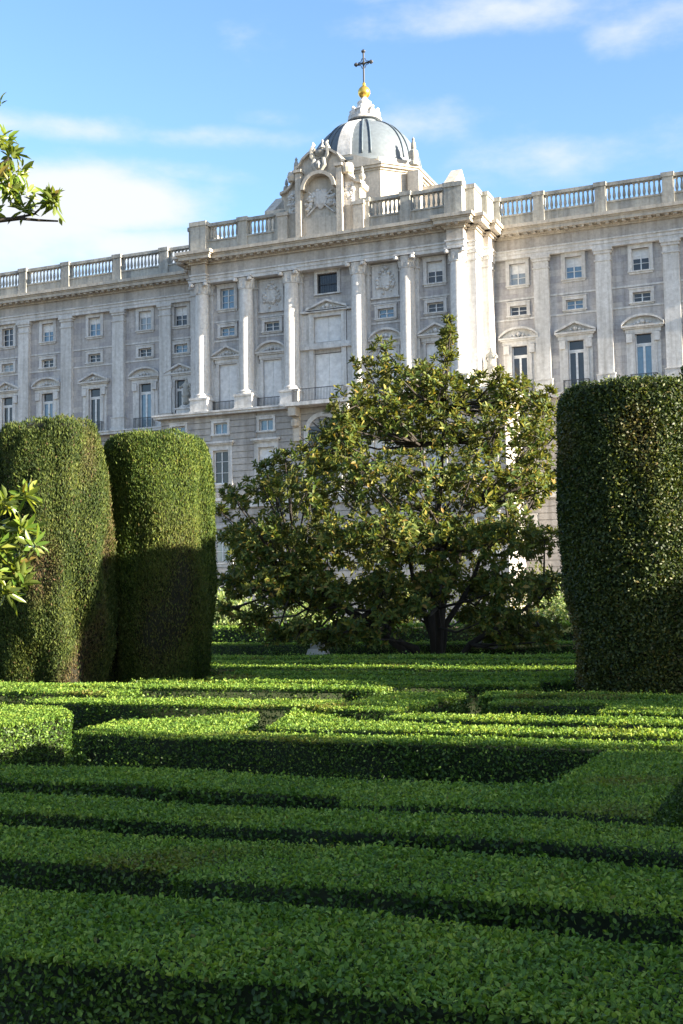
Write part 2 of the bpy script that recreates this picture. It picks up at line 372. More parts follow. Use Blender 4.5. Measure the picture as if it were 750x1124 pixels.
# ------------------------------------------------------------------ magnolias
def magnolia(nm, centre, radius, count, leaf, mi=0, shell=.55, mix=.12, up=.5, tree_c=None, slim=1.):
    c = np.array(centre)
    u = unit(rng.normal(size=(count, 3))); u[:, 2] = np.abs(u[:, 2]) * np.where(rng.random(count) < .72, 1, -1)
    rr = radius * rng.uniform(shell, 1.05, count) ** .7
    P0 = c + u * rr[:, None] * np.array([1, 1, .82])
    D = u + np.array([0, 0, up])
    if tree_c is not None: D = D + unit(P0 - np.array(tree_c)) * .7
    D = unit(D)
    k = 9; n = count * k
    P = np.repeat(P0, k, 0); D = np.repeat(D, k, 0)
    ph = np.tile(np.arange(k) * 2.4, count) + np.repeat(rng.uniform(0, 6.28, count), k)
    a = unit(np.cross(D, np.array([.3, .5, .81]))); b = np.cross(D, a)
    ring = a * np.cos(ph)[:, None] + b * np.sin(ph)[:, None]
    open_ = rng.uniform(.35, 1.25, n)[:, None]
    A = unit(D * (1.25 - open_ * .8) + ring * open_ + rng.normal(0, .18, (n, 3)) + np.array([0, 0, -.12]))
    FN = unit(D - ring * .25 + rng.normal(0, .25, (n, 3)))
    P = P - D * (np.tile(np.arange(k), count) * leaf * .07)[:, None] + ring * .01
    L = leaf * rng.uniform(.6, 1.2, n); W = L * rng.uniform(.36, .46, n) * slim
    L = L * np.repeat(rng.uniform(.7, 1.2, count), k)
    tint = (rng.random(n) < mix) * rng.uniform(.4, 1, n)
    leaves(nm, P, A, FN, L, W, mi, tint, .18, True)
    return P0
def big_magnolia():
    cx, cy, px = -9.3, 28.2, .0222
    rt = np.array([math.cos(R_(22.6)), math.sin(R_(22.6)), 0]); fw = np.array([-rt[1], rt[0], 0])
    root = bpy.data.objects.new('magnolia_tree', None); COL.objects.link(root); root.location = (cx, cy, 0)
    C2 = [(500, 362, 9), (497, 380, 11), (492, 402, 14), (425, 390, 14), (404, 405, 11), (436, 412, 18), (463, 430, 24), (485, 440, 24), (522, 428, 18), (556, 440, 24), (592, 452, 20), (606, 438, 9),
          (395, 462, 26), (440, 470, 32), (490, 480, 32), (540, 485, 32), (588, 490, 24), (352, 505, 24), (322, 515, 15), (380, 500, 26),
          (262, 545, 14), (297, 540, 20), (345, 548, 30), (400, 530, 32), (450, 540, 36), (510, 540, 36), (560, 545, 32), (598, 545, 15), (246, 560, 8),
          (264, 590, 21), (303, 592, 30), (360, 600, 36), (420, 600, 38), (480, 600, 38), (540, 600, 36), (590, 600, 20),
          (262, 640, 20), (308, 645, 30), (360, 655, 30), (420, 650, 30), (480, 645, 24), (540, 650, 30), (590, 650, 22), (280, 615, 24), (330, 625, 28),
          (282, 678, 14), (335, 690, 16), (385, 690, 17), (560, 685, 18), (600, 692, 13), (425, 682, 17), (525, 680, 17), (455, 668, 15), (250, 668, 12), (310, 695, 14), (362, 700, 13), (408, 698, 12), (545, 700, 13), (580, 704, 12), (504, 350, 8), (500, 372, 10), (574, 436, 17), (602, 462, 17), (545, 428, 15), (610, 486, 12), (611, 522, 12), (470, 425, 20), (380, 482, 24), (420, 455, 24), (300, 520, 15), (585, 520, 22)]
    nm = NM(); cen = []
    for x, y, r in C2:
        l = (x - 430) * px; h = (727 - y) * px + .35; R = r * px
        half = math.sqrt(max(0, 4.2 ** 2 - l * l)) * (.95 if h < 5 else .95 * max(.12, (9 - h) / 4))
        for s in ((-1, 0, 1) if half > 1.6 else (-1, 1) if half > .7 else (0,)):
            d = s * half * random.uniform(.6, .95) + random.uniform(-.25, .25)
            sc = 1 - .012 * d                                     # nearer clusters stand a little lower / wider
            p = rt * ((x - 480) * px) + fw * d + np.array([0, 0, max(h, .35)])
            p = p * np.array([1, 1, 1.]) ; cen.append((p, R))
            magnolia(nm, p, R * 1.06, max(8, int((180 if h < 4 else 112) * R * R + 5)), .155, 0, .3, .09, .45, (rt * (-.6)) + np.array([0, 0, 2.5]))
    crown = nm.build('crown', [M['magn']], root)
    mb = MB()
    base = np.array([0, 0, 0.])
    mains = [(-2.6, .4, 2.0), (-1.6, -.8, 1.6), (-.9, .5, 3.4), (-.3, -.3, 5.6), (.35, .2, 6.6), (1.0, -.5, 4.2), (1.7, .4, 3.4), (2.4, -.3, 1.9), (-3.4, -.2, 2.6), (.2, 1.6, 4), (.1, -1.7, 3.0)]
    nodes = []
    for a, b, h in mains:
        e = rt * a + fw * b + np.array([0, 0, h])
        path = []
        for t in np.linspace(0, 1, 7):
            w = t ** (1.5 if h > 3 else .9)
            path.append(base + np.array([e[0] * w, e[1] * w, e[2] * t ** .85]) + np.r_[rng.normal(0, .05, 3)] * (0 < t < 1) + np.array([0, 0, -.1]) * (t == 0))
        mb.tube(path, list(np.linspace(.10, .03, 7)), 8); nodes += path[2:]
    nodes = np.array(nodes)
    for p, R in cen:
        k = np.argmin(np.linalg.norm(nodes - p, axis=1) + (nodes[:, 2] > p[2]) * .5); q = nodes[k]
        mid = (p + q) / 2 + np.array([0, 0, -.15]) + rng.normal(0, .08, 3)
        mb.tube([q, mid, p], [.04, .028, .012], 5)
        for _ in range(4):
            u = unit(rng.normal(size=3)); mb.tube([p, p + u * R * .8], [.012, .006], 4)
    mb.tube([(0, 0, -.2), (0, 0, .12), (.02, 0, .4)], [.3, .22, .14], 12)
    mb.build('trunk', M['bark'], root, smooth=True)
    tag(root, 'large spreading magnolia with many low branches standing in front of the palace', 'tree')
def near_magnolia():
    # a second magnolia whose branch tips reach in at the left edge
    px = .0061; D = 8.1
    rt = np.array([math.cos(R_(22.6)), math.sin(R_(22.6)), 0]); fw = np.array([-rt[1], rt[0], 0])
    o0 = fw * D * .985 + rt * 0                                     # point straight ahead at this depth
    def at(x, y, d=0): 
        dd = D + d
        return fw * dd + rt * ((x - 375) / 1330 * dd) + np.array([0, 0, 1.65 + (671 - y + (375 - x) * .0165) / 1330 * dd])
    root = bpy.data.objects.new('magnolia_tree', None); COL.objects.link(root)
    bx = at(-330, 800, .3); root.location = (bx[0], bx[1], 0); base = np.array([bx[0], bx[1], 0])
    nm = NM(); mb = MB()
    def tip(x, y, d, r, n, lf=.15):
        p = at(x, y, d) - base; magnolia(nm, p, r, n, lf, 0, .2, .10, .25, None, .78); return p
    tr = at(-330, 0, .3) - base
    mb.tube([(0, 0, -.1), (.03, .02, 1.2), (0, .05, 2.6), (.05, 0, 4.2), (0, 0, 6.0)], [.16, .13, .11, .07, .03], 10)
    def limb(z0, pts, r0):
        path = [np.array([0, 0, z0])] + [at(*q) - base for q in pts]
        mb.tube(path, list(np.linspace(r0, .006, len(path))), 6)
        for q in pts:
            if q[0] < -35:
                for _ in range(3):
                    e = at(q[0] + random.uniform(-45, 15), q[1] + random.uniform(-40, 12), q[2] + random.uniform(-.3, .3)) - base
                    if True: mb.tube([at(*q) - base, e], [.01, .004], 4); magnolia(nm, e, .1, 5, .11, 0, .2, .1, .25, None, .78)
    limb(4.1, [(-160, 225, .2), (-60, 240, .1), (0, 235, 0), (20, 232, 0)], .035)
    limb(4.1, [(-150, 228, .2), (-40, 240, .1), (20, 233, 0), (40, 235, 0), (62, 236, 0)], .02)
    limb(4.5, [(-120, 190, .2), (-30, 190, .1), (5, 165, 0), (8, 150, 0)], .03)
    limb(4.1, [(-40, 235, .1), (10, 233, 0), (35, 228, 0), (52, 212, 0)], .014)
    for x, y, r, n in [(8, 160, .06, 3), (4, 140, .05, 2), (13, 180, .09, 5), (18, 205, .10, 6), (22, 222, .06, 3), (6, 200, .06, 2), (52, 210, .05, 4), (60, 214, .04, 2), (-10, 190, .15, 8), (-15, 150, .15, 7), (-25, 215, .15, 7), (-4, 98, .04, 1)]:
        tip(x, y, random.uniform(-.1, .1), r, int(n * .9 + .5), .105)
    leaves(nm, np.array([at(65, 230) - base]), np.array([[.1, 0, -1.]]), np.array([[0, -1., 0]]), .07, .035, 0, .3, .2, True)
    limb(2.3, [(-150, 560, .1), (-60, 555, 0), (0, 552, 0), (26, 545, 0)], .025)
    limb(2.2, [(-150, 600, .1), (-40, 610, 0), (5, 590, 0), (25, 580, 0)], .025)
    limb(2.0, [(-140, 640, .1), (-40, 650, 0), (10, 640, 0), (20, 630, 0)], .02)
    for x, y, r, n in [(26, 545, .05, 3), (4, 552, .06, 3), (22, 583, .07, 5), (34, 600, .05, 2), (6, 600, .06, 2), (14, 628, .09, 5), (24, 642, .06, 3), (4, 650, .08, 4), (-15, 570, .15, 8), (-20, 630, .15, 9), (-8, 610, .1, 5)]:
        tip(x, y, random.uniform(-.08, .08), r, int(n * .9 + .5), .115)
    for _ in range(70):                                              # the rest of its crown, outside the picture
        x, y = random.uniform(-620, -110), random.uniform(40, 690)
        p = tip(x, y, random.uniform(-1.2, 1.2), .35, 16, .16)
        mb.tube([np.array([0, 0, max(.8, p[2] - .5)]), p * np.array([.5, .5, 1]) - np.array([0, 0, .15]), p], [.03, .02, .008], 5)
    nm.build('crown', [M['magnlight']], root); mb.build('trunk', M['bark'], root, smooth=True)
    tag(root, 'sunlit magnolia branches reaching in at the left edge, close to the viewer', 'tree')
def shrub(label, x, y, rx, h, mat, leaf=.12, n=2600, name='shrub', cat='shrub', group='shrubs behind the magnolia', seed=1):
    root = bpy.data.objects.new(name, None); COL.objects.link(root); root.location = (x, y, 0)
    nm = NM(); r = np.random.default_rng(seed)
    cs = [(r.normal(0, rx * .45), r.normal(0, rx * .4), r.uniform(.3, .82) * h, r.uniform(.25, .45) * rx) for _ in range(16)]
    mb = MB()
    for c in cs:
        m = n // 16; u = unit(rng.normal(size=(m, 3))); P = np.array(c[:3]) + u * (c[3] * rng.uniform(.5, 1.1, m) ** .6)[:, None]; P[:, 2] = np.maximum(P[:, 2], .05)
        A = unit(u + rng.normal(0, .7, (m, 3))); FN = unit(u + np.array([0, 0, .6]) + rng.normal(0, .5, (m, 3))); L = leaf * rng.uniform(.6, 1.3, m)
        leaves(nm, P, A, FN, L, L * .5, 0, (rng.random(m) < .1) * .8, .2)
        mb.tube([(0, 0, -.05), (c[0] * .5, c[1] * .5, c[2] * .4), c[:3]], [.05, .03, .012], 5)
    nm.build('crown', [mat], root); mb.build('stems', M['bark'], root)
    return tag(root, label, cat, group)

# ------------------------------------------------------------------ palace
E0 = 1.65
def wall(mb, u0, u1, z0, z1, v, holes, deep=.35):
    xs = sorted({u0, u1, *[h[0] for h in holes], *[h[1] for h in holes]}); zs = sorted({z0, z1, *[h[2] for h in holes], *[h[3] for h in holes]})
    for a, b in zip(xs, xs[1:]):
        for c, d in zip(zs, zs[1:]):
            mx, mz = (a + b) / 2, (c + d) / 2
            if any(h[0] < mx < h[1] and h[2] < mz < h[3] for h in holes): continue
            mb.add([(a, v, c), (b, v, c), (b, v, d), (a, v, d)], [(0, 1, 2, 3)])
    for a, b, c, d in holes:
        w = v + deep
        mb.add([(a, v, c), (b, v, c), (b, v, d), (a, v, d), (a, w, c), (b, w, c), (b, w, d), (a, w, d)], [(0, 4, 5, 1), (1, 5, 6, 2), (2, 6, 7, 3), (3, 7, 4, 0)])
def surround(w, h, t=.34, sill=.32, proud=.14, ears=.0):
    mb = MB()
    mb.box(-w / 2 - t, -w / 2, -proud, .02, -.01, h + t); mb.box(w / 2, w / 2 + t, -proud, .02, -.01, h + t)
    mb.box(-w / 2, w / 2, -proud, .02, h, h + t)
    mb.box(-w / 2 - t - .06, w / 2 + t + .06, -proud - .07, .02, -.14, -.01)
    mb.box(-w / 2 - t + .05, w / 2 + t - .05, -proud + .03, .02, -sill, -.14)
    mb.box(-w / 2 - t - .05, w / 2 + t + .05, -proud - .06, .02, h + t, h + t + .1)
    return mb
def pane(w, h, y=.28):
    mb = MB(); mb.box(-w / 2 + .002, w / 2 - .002, y, y + .03, .002, h - .002); return mb
def sash(w, h, cols, rows, y=.2, t=.07, fr=.1):
    mb = MB()
    mb.box(-w / 2 + .003, -w / 2 + fr, y, y + .07, .003, h - .003); mb.box(w / 2 - fr, w / 2 - .003, y, y + .07, .003, h - .003)
    mb.box(-w / 2 + fr, w / 2 - fr, y, y + .07, .003, fr); mb.box(-w / 2 + fr, w / 2 - fr, y, y + .07, h - fr, h - .003)
    for i in range(1, cols):
        x = -w / 2 + w * i / cols; k = t * (1.5 if cols == 2 or i * 2 == cols else .8) / 2; mb.box(x - k, x + k, y + .006, y + .06, fr, h - fr)
    for j in range(1, rows):
        z = h * j / rows; mb.box(-w / 2 + fr, w / 2 - fr, y + .012, y + .055, z - .025, z + .025)
    return mb
def pediment_mesh(kind, w=3.8, h=1.15):
    mb = MB()
    mb.box(-w / 2, w / 2, -.5, .02, 0, .16); mb.box(-w / 2 + .12, w / 2 - .12, -.36, .02, -.14, 0)
    mb.box(-w / 2 + .3, w / 2 - .3, -.2, .02, -.5, -.14)
    top = []
    N = 13
    for i in range(N):
        s = -1 + 2 * i / (N - 1)
        z = (1 - abs(s)) if kind == 'tri' else math.sqrt(max(0, 1 - (s * .88) ** 2)) - .475
        if kind != 'tri': z /= .525
        top.append((s * w / 2 * .99, .165 + z * (h - .35)))
    for (x0, z0), (x1, z1) in zip(top, top[1:]):
        mb.prism([(x0, z0), (x1, z1), (x1, z1 + .2), (x0, z0 + .2)], -.52, .02)
    inner = [(x * .985, z - .004) for x, z in top if .165 < z]
    mb.prism([(-w / 2 * .96, .163)] + [(w / 2 * .96, .163)] + inner[::-1], -.12, .018)
    for x, z, r in ((0, .45, .24), (-.4, .36, .17), (.4, .36, .17), (-.75, .28, .11), (.75, .28, .11)):   # carved ornament
        mb.lathe([(r * .3, -r), (r, -r * .2), (r * .8, r * .6), (r * .2, r)], (x, -.2, z + .02), 8)
    return mb
def rail_mesh(w, h=1.15, d=.55):
    mb = MB()
    def run(x0, y0, x1, y1):
        L = math.hypot(x1 - x0, y1 - y0); n = max(1, int(L / .15))
        for k in range(n + 1):
            x, y = x0 + (x1 - x0) * k / n, y0 + (y1 - y0) * k / n; mb.box(x - .014, x + .014, y - .014, y + .014, .05, h - .06)
        for z in (.06, h - .05): mb.box(min(x0, x1) - .03, max(x0, x1) + .03, min(y0, y1) - .03, max(y0, y1) + .03, z - .03, z + .03)
    run(-w / 2, -d, w / 2, -d); run(-w / 2, -d + .07, -w / 2, 0); run(w / 2, -d + .07, w / 2, 0)
    return mb
def baluster_run(L, z0, z1):
    mb = MB(); n = max(2, int(round(L / .44))); H = z1 - z0
    for k in range(n):
        x = -L / 2 + L * (k + .5) / n
        mb.lathe([(.14, 0), (.14, .08 * H), (.085, .12 * H), (.15, .3 * H), (.145, .42 * H), (.075, .75 * H), (.105, .88 * H), (.14, .92 * H), (.14, H)], (x, 0, z0), 8)
    return mb

def palace():
    C, Y0 = -44.9, 104.
    P = bpy.data.objects.new('royal_palace', None); COL.objects.link(P); P.location = (C, Y0, 0)
    tag(P, 'long pale stone palace with giant columns, roof balustrade and domed chapel', 'palace')
    WV = 6.                                                          # wing wall plane
    zl0, zl1, zc0, zc1, zr = 20.75, 21.15, 34.27, 37.2, 40.26
    UL, UR = -70., 62.
    def part(mb, name, mat, loc=(0, 0, 0), smooth=False, parent=P): return mb.build(name, M[mat] if isinstance(mat, str) else mat, parent, loc, smooth)
    # bays (local u)
    rb = [17.5, 22.8, 28.9, 35., 41., 47., 53.]; lb = [-18.9, -23.3, -29.7, -35.85, -41.3, -47.3, -53.3, -59.3]
    rp = [19.8, 25.55, 31.6, 37.9, 44., 50., 56.]; lp = [-20.65, -26.5, -33.2, -38.9, -44.3, -50.3, -56.3, -62.3]
    bays = rb + lb
    # ---- prototypes
    lime, limew = M['lime'], M['limewarm']
    def proto_window(name, w, h, cols, rows, glass, fr=.1, t=.34, sill=.32):
        return dict(name=name, sur=surround(w, h, t, sill).mesh(name, lime), pane=pane(w, h).mesh('pane', M[glass]), sash=sash(w, h, cols, rows, fr=fr).mesh('sash', M['white']))
    W_up = proto_window('upper_window', 1.55, 2.05, 2, 3, 'dark', .09); W_up2 = dict(W_up, pane=pane(1.55, 2.05).mesh('pane', M['glass']))
    def blind(w, h, k): b = MB(); b.box(-w / 2 + .02, w / 2 - .02, .255, .272, h * (1 - k), h - .02); return b.mesh('blind', M['white'])
    W_up['blind'] = blind(1.55, 2.05, .45); W_up2['blind'] = blind(1.55, 2.05, .3)
    W_sm = proto_window('mezzanine_window', 1.6, .9, 2, 2, 'dark', .09, t=.3, sill=.26)
    W_ls = proto_window('basement_window', 1.5, 1.1, 2, 1, 'glass', .09, t=.26, sill=.2)
    W_lb = proto_window('ground_floor_window', 1.7, 3.3, 2, 3, 'glass', .14, t=.42, sill=.4); W_lb['blind'] = blind(1.7, 3.3, .35)
    vr = random.Random(8); alt = {}
    def vary(me):
        m = M[vr.choice(['dark', 'dark', 'glass', 'glass', 'glass2'])]
        if (me.name, m.name) not in alt: c = me.copy(); c.materials[0] = m; alt[(me.name, m.name)] = c
        return alt[(me.name, m.name)]
    def put_win(W, u, v, z):
        o = link(W['name'], W['sur'], P, (u, v, z)); link('pane', vary(W['pane']), o); link('sash', W['sash'], o)
        if 'blind' in W and vr.random() < .4: link('blind', W['blind'], o, scale=(1, 1, 1))
        return o
    # tall balcony window
    tw = MB(); w, h = 1.5, 4.85
    for s in (-1, 1):
        a, b = sorted((s * w / 2, s * (w / 2 + .42))); tw.box(a, b, -.16, .02, 0, h + .35)
        a, b = sorted((s * (w / 2 + .42), s * (w / 2 + .78))); tw.box(a, b, -.08, .02, 0, h - .1)
        a, b = sorted((s * (w / 2 + .2), s * (w / 2 + .74))); tw.box(a, b, -.34, -.165, h - .75, h + .05)
    tw.box(-w / 2, w / 2, -.16, .02, h, h + .35)
    tall = tw.mesh('balcony_window', lime)
    tp = MB(); tp.box(-w / 2 + .003, w / 2 - .003, .26, .29, .003, 3.85); tpm = tp.mesh('pane', M['glass'])
    td = MB(); td.box(-w / 2 + .003, w / 2 - .003, .24, .27, 4.02, h - .003); tdm = td.mesh('transom_pane', M['dark'])
    ts = sash(w, 3.86, 2, 1, .18, .13, .13); ts.box(-w / 2 + .002, w / 2 - .002, .16, .25, 3.865, 4.01)
    ts.box(-w / 2 + .003, -w / 2 + .1, .17, .24, 4.012, h - .01); ts.box(w / 2 - .1, w / 2 - .003, .17, .24, 4.012, h - .01); tsm = ts.mesh('sash', M['white'])
    ped = {k: pediment_mesh(k).mesh('pediment', lime) for k in ('tri', 'seg')}
    pedr = {k: pediment_mesh(k, 3.4, 1.2).mesh('pediment', lime) for k in ('tri', 'seg')}
    rail = rail_mesh(2.3).mesh('balcony_railing', M['iron'])
    # ---- wings
    def wing(u0, u1, us, side):
        hol = []
        for u in us:
            hol += [(u - .775, u + .775, 31.85, 33.9), (u - .8, u + .8, 28.95, 29.85), (u - .75, u + .75, 21.16, 26.01)]
        mb = MB(); wall(mb, u0, u1, zl1, zc0, WV, hol)
        part(mb, 'wall', 'grey')
        lo = []
        for u in us: lo += [(u - .75, u + .75, 18.9, 20.0), (u - .85, u + .85, 14.0, 17.3), (u - .85, u + .85, 6.5, 9.5)]
        rusticated(u0, u1, 0 - 1, zl0, WV - .25, lo)
        b = MB(); 
        cuts = sorted([(u - 1.15, u + 1.15) for u in us])
        for z in (28.47, 30.4):
            b.box(u0, u1, WV - .07, WV + .02, z, z + .17)
        part(b, 'string_course', 'lime')
        c = MB(); c.box(u0, u1, WV - .95, WV + .3, zl0, zl1 - .15); c.box(u0, u1, WV - 1.05, WV + .3, zl1 - .15, zl1); part(c, 'ledge', 'lime')
        for i, u in enumerate(us):
            put_win(W_up2 if side < 0 and i in (1, 2) else W_up, u, WV, 31.85); put_win(W_sm, u, WV, 28.95)
            t = link('balcony_window', tall, P, (u, WV, 21.16)); link('pane', vary(tpm), t); link('transom_pane', tdm, t); link('sash', tsm, t)
            link('pediment', ped['seg' if (i + (side < 0)) % 2 == 0 else 'tri'], P, (u, WV, 26.62)); link('balcony_railing', rail, P, (u, WV, 21.16))
            put_win(W_ls, u, WV - .25, 18.9); put_win(W_lb, u, WV - .25, 14.0); put_win(dict(W_lb), u, WV - .25, 6.35)
    def rusticated(u0, u1, z0, z1, v, holes, mat='rust'):
        mb = MB(); wall(mb, u0, u1, z0, z1, v + .1, holes, .5)
        n = int((z1 - z0) / .62)
        for k in range(n):
            a = z0 + (z1 - z0) * k / n + .035; b = z0 + (z1 - z0) * (k + 1) / n - .035
            cut = sorted((h[0] - .30, h[1] + .30) for h in holes if h[2] - .25 < b and h[3] + .3 > a); x = u0
            for c0, c1 in cut + [(u1, u1)]:
                if c0 - x > .02: mb.box(x + .002, c0, v, v + .099, a, b)
                x = max(x, c1)
        part(mb, 'rusticated_wall', mat)
    wing(UL, -14.7, lb, -1); wing(14.7, UR, rb, 1)
    pm = MB(); pw = .7
    pm.box(-pw, pw, -.42, .02, 1.45, zc0 - zl1 - 1.25); pm.box(-pw - .12, pw + .12, -.54, .02, .25, 1.35); pm.box(-pw - .2, pw + .2, -.62, .02, 0, .25); pm.box(-pw - .18, pw + .18, -.6, .02, 1.35, 1.45)
    pm.box(-pw - .08, pw + .08, -.5, .02, zc0 - zl1 - 1.25, zc0 - zl1 - 1.12); pm.box(-pw + .01, pw - .01, -.4, .02, zc0 - zl1 - 1.12, zc0 - zl1 - .55)
    pm.box(-pw - .1, pw + .1, -.52, .02, zc0 - zl1 - .55, zc0 - zl1 - .3); pm.box(-pw - .2, pw + .2, -.62, .02, zc0 - zl1 - .3, zc0 - zl1 - .003)
    pil = pm.mesh('pilaster', lime)
    for u in rp + lp: link('pilaster', pil, P, (u, WV, zl1))
    # ---- entablature: profile swept along straight runs, each given as (u0,u1,front v, back v)
    def entab(u0, u1, v, vb, e0=1, e1=1):
        prof = [(0, zc0, zc0 + .34), (.07, zc0 + .34, zc0 + .66), (.18, zc0 + .66, zc0 + .8)]
        fr = [(.02, zc0 + .8, zc0 + 1.82)]
        cor = [(.22, zc0 + 1.82, zc0 + 2.0), (.42, zc0 + 2.0, zc0 + 2.15), (.95, zc0 + 2.15, zc0 + 2.48), (1.05, zc0 + 2.48, zc0 + 2.62), (1.22, zc0 + 2.62, zc0 + 2.93)]
        for name, seg, mat in (('architrave', prof, 'lime'), ('frieze', fr, 'frieze'), ('cornice', cor, 'limewarm')):
            mb = MB()
            for d, a, b in seg: mb.box(u0 - d * e0, u1 + d * e1, v - d, vb, a, b)
            if name == 'cornice':
                n = int((u1 - u0) / .75)
                for k in range(n):
                    x = u0 + (u1 - u0) * (k + .5) / n; mb.box(x - .16, x + .16, v - .82, v - .421, zc0 + 2.003, zc0 + 2.148)
            part(mb, name, mat)
    entab(UL, -15.3, WV - .5, WV + 1, 1, 0); entab(15.3, UR, WV - .5, WV + 1, 0, 1)
    entab(-13.0, 13.0, .35, 3.5, 0, 0)
    for s in (-1, 1):
        a, b = sorted((s * 12.55, s * 14.1)); entab(a, b, -.2, 3.4)
        a, b = sorted((s * 13.2, s * 14.95)); entab(a, b, .75, WV + .9, .98, .98)
        a, b = sorted((s * 13.1, s * 15.5)); entab(a, b, 3.3, WV + .95, .96, .96)
    # ---- risalit (projecting centre)
    rcol = [3.5, 8.4, 13.3]
    hol = []
    for s in (-1, 1):
        hol += [(s * 10.85 - .775, s * 10.85 + .775, 31.7, 33.75), (s * 10.85 - .8, s * 10.85 + .8, 28.95, 29.85), (s * 5.95 - .8, s * 5.95 + .8, 28.95, 29.85)]
        for u in (10.85, 5.95): hol.append((s * u - 1.0, s * u + 1.0, zl1 + .01, 26.1))
    hol += [(-1.05, 1.05, 32.0, 33.95), (-1.45, 1.45, 27.3, 30.1), (-1.45, 1.45, zl1 + .01, 26.2)]
    RV = 1.3
    mb = MB(); wall(mb, -14.2, 14.2, zl1, zc0, RV, hol, .4)
    part(mb, 'wall', 'grey')
    mb = MB(); mb.box(-14.2, 14.2, RV + .6, WV + 3, zl1, zc0)
    for s in (-1, 1):
        a, b = sorted((s * 14.2, s * 14.25)); mb.box(a, b, RV - .001, WV + .02, zl1, zc0)
    part(mb, 'side_wall', 'lime')
    b = MB()
    for z in (28.4, 30.35):
        for s in (-1, 1):
            for (x0, x1) in ((4.3, 7.6), (9.2, 12.5)):
                x0, x1 = sorted((s * x0, s * x1)); b.box(x0, x1, RV - .07, RV + .02, z, z + .17)
    part(b, 'string_course', 'lime')
    # columns
    cm = MB(); H = zc0 - zl1 - 1.5 - 1.15
    prof = [(.98, 0), (.98, .16), (.9, .18), (.95, .3), (.86, .38), (.8, .42), (.78, .5)] + [(.76 - .1 * max(0, (t - .3) / .7) ** 1.6, .5 + (H - .5) * t) for t in np.linspace(0, 1, 9)] + [(.74, H + .02), (.74, H + .08), (.66, H + .1)]
    cm.lathe(prof, n=28); colm = cm.mesh('column', lime, 'auto')
    km = MB(); km.lathe([(.66, 0), (.70, .3), (.74, .34), (.72, .5), (.86, .82), (.9, .95)], n=20)
    for a in range(8):                                                # acanthus leaves
        t = a * math.pi / 4 + .39; km.lathe([(.1, 0), (.17, .2), (.16, .5), (.22, .62), (.08, .7)], (.68 * math.cos(t), .68 * math.sin(t), .02), 6)
    for sx in (-1, 1):
        for sy in (-1, 1):
            km.lathe([(.08, 0), (.24, .06), (.26, .2), (.22, .34), (.06, .38)], (sx * .78, sy * .78, .62), 8)
    km.box(-.98, .98, -.98, .98, 1.0, 1.148); capm = km.mesh('capital', lime, 'auto')
    pdm = MB(); pdm.box(-1.02, 1.02, -1.0, .76, 0, .2); pdm.box(-.94, .94, -.92, .76, .2, 1.3); pdm.box(-1.04, 1.04, -1.02, .76, 1.3, 1.498); pdmm = pdm.mesh('pedestal', lime)
    bpm = MB(); bpm.box(-.92, .92, 0, .3, 0, zc0 - zl1 - .02); bpm.box(-1.02, 1.02, -.1, .3, zc0 - zl1 - 1.1, zc0 - zl1 - .95); bpmm = bpm.mesh('pilaster', lime)
    for s in (-1, 1):
        for u in rcol:
            c = link('column', colm, P, (s * u, .55, zl1 + 1.5)); link('capital', capm, c, (0, 0, H + .1)); link('pedestal', pdmm, c, (0, 0, -1.5))
            link('pilaster', bpmm, P, (s * u, 1.02, zl1 + .01))
    # corner piers behind the outer columns
    for s in (-1, 1):
        pm2 = MB()
        for (a, b_, v0, v1) in ((13.4, 14.9, .95, 2.6), (13.6, 15.35, 3.6, 5.4)):
            x0, x1 = sorted((s * a, s * b_))
            pm2.box(x0, x1, v0, v1, zl1 + 1.5, zc0 - 1.0); pm2.box(x0 - .1, x1 + .1, v0 - .1, v1 + .1, zl1, zl1 + 1.5)
            pm2.box(x0 - .1, x1 + .1, v0 - .1, v1 + .1, zc0 - 1.0, zc0 - .86); pm2.box(x0 - .02, x1 + .02, v0 - .02, v1 + .02, zc0 - .86, zc0 - .3); pm2.box(x0 - .15, x1 + .15, v0 - .15, v1 + .15, zc0 - .3, zc0 - .004)
        part(pm2, 'corner_pier', 'lime')
    # risalit windows
    blank = MB(); w, h = 2.0, 4.93
    blank.box(-w / 2 + .004, -.012, .16, .22, .004, h - .004); blank.box(.012, w / 2 - .004, .16, .22, .004, h - .004)
    for s in (-1, 1):
        for z0, z1 in ((.3, 1.5), (1.7, 3.2), (3.4, 4.7)):
            a, b2 = sorted((s * .12, s * .86)); blank.box(a, b2, .145, .16, z0, z1)
    blankm = blank.mesh('shutter', M['blank'])
    bs = surround(2.0, 4.93, .3, .02, .13)
    for s in (-1, 1):
        a, b2 = sorted((s * 1.31, s * 1.62)); bs.box(a, b2, -.09, .02, 0, 4.6)
    bsm = bs.mesh('shuttered_window', lime)
    railw = rail_mesh(2.9, 1.2, .35).mesh('balcony_railing', M['iron'])
    cart = MB(); cart.box(-1.3, 1.3, -.12, .02, 0, 3.0); cart.box(-1.45, 1.45, -.2, .02, -.16, -.002); cart.box(-1.4, 1.4, -.18, .02, 3.002, 3.12)
    r = random.Random(3)
    for _ in range(46):
        a, q = r.uniform(0, 6.28), r.uniform(.25, 1.0); s_ = r.uniform(.1, .26)
        cart.lathe([(s_ * .3, -s_), (s_, -.2 * s_), (s_ * .85, s_ * .5), (s_ * .2, s_)], (q * .95 * math.cos(a), -.15, 1.5 + q * 1.25 * math.sin(a)), 7)
    cart.lathe([(.2, -.75), (.62, -.3), (.66, .2), (.4, .65), (.1, .8)], (0, -.16, 1.5), 12, sy=.3)
    cartm = cart.mesh('relief_panel', M['lime'])
    blsm = MB(); blsm.box(-.79, .79, .2, .24, .01, .89); blsmm = blsm.mesh('pane', M['white'])
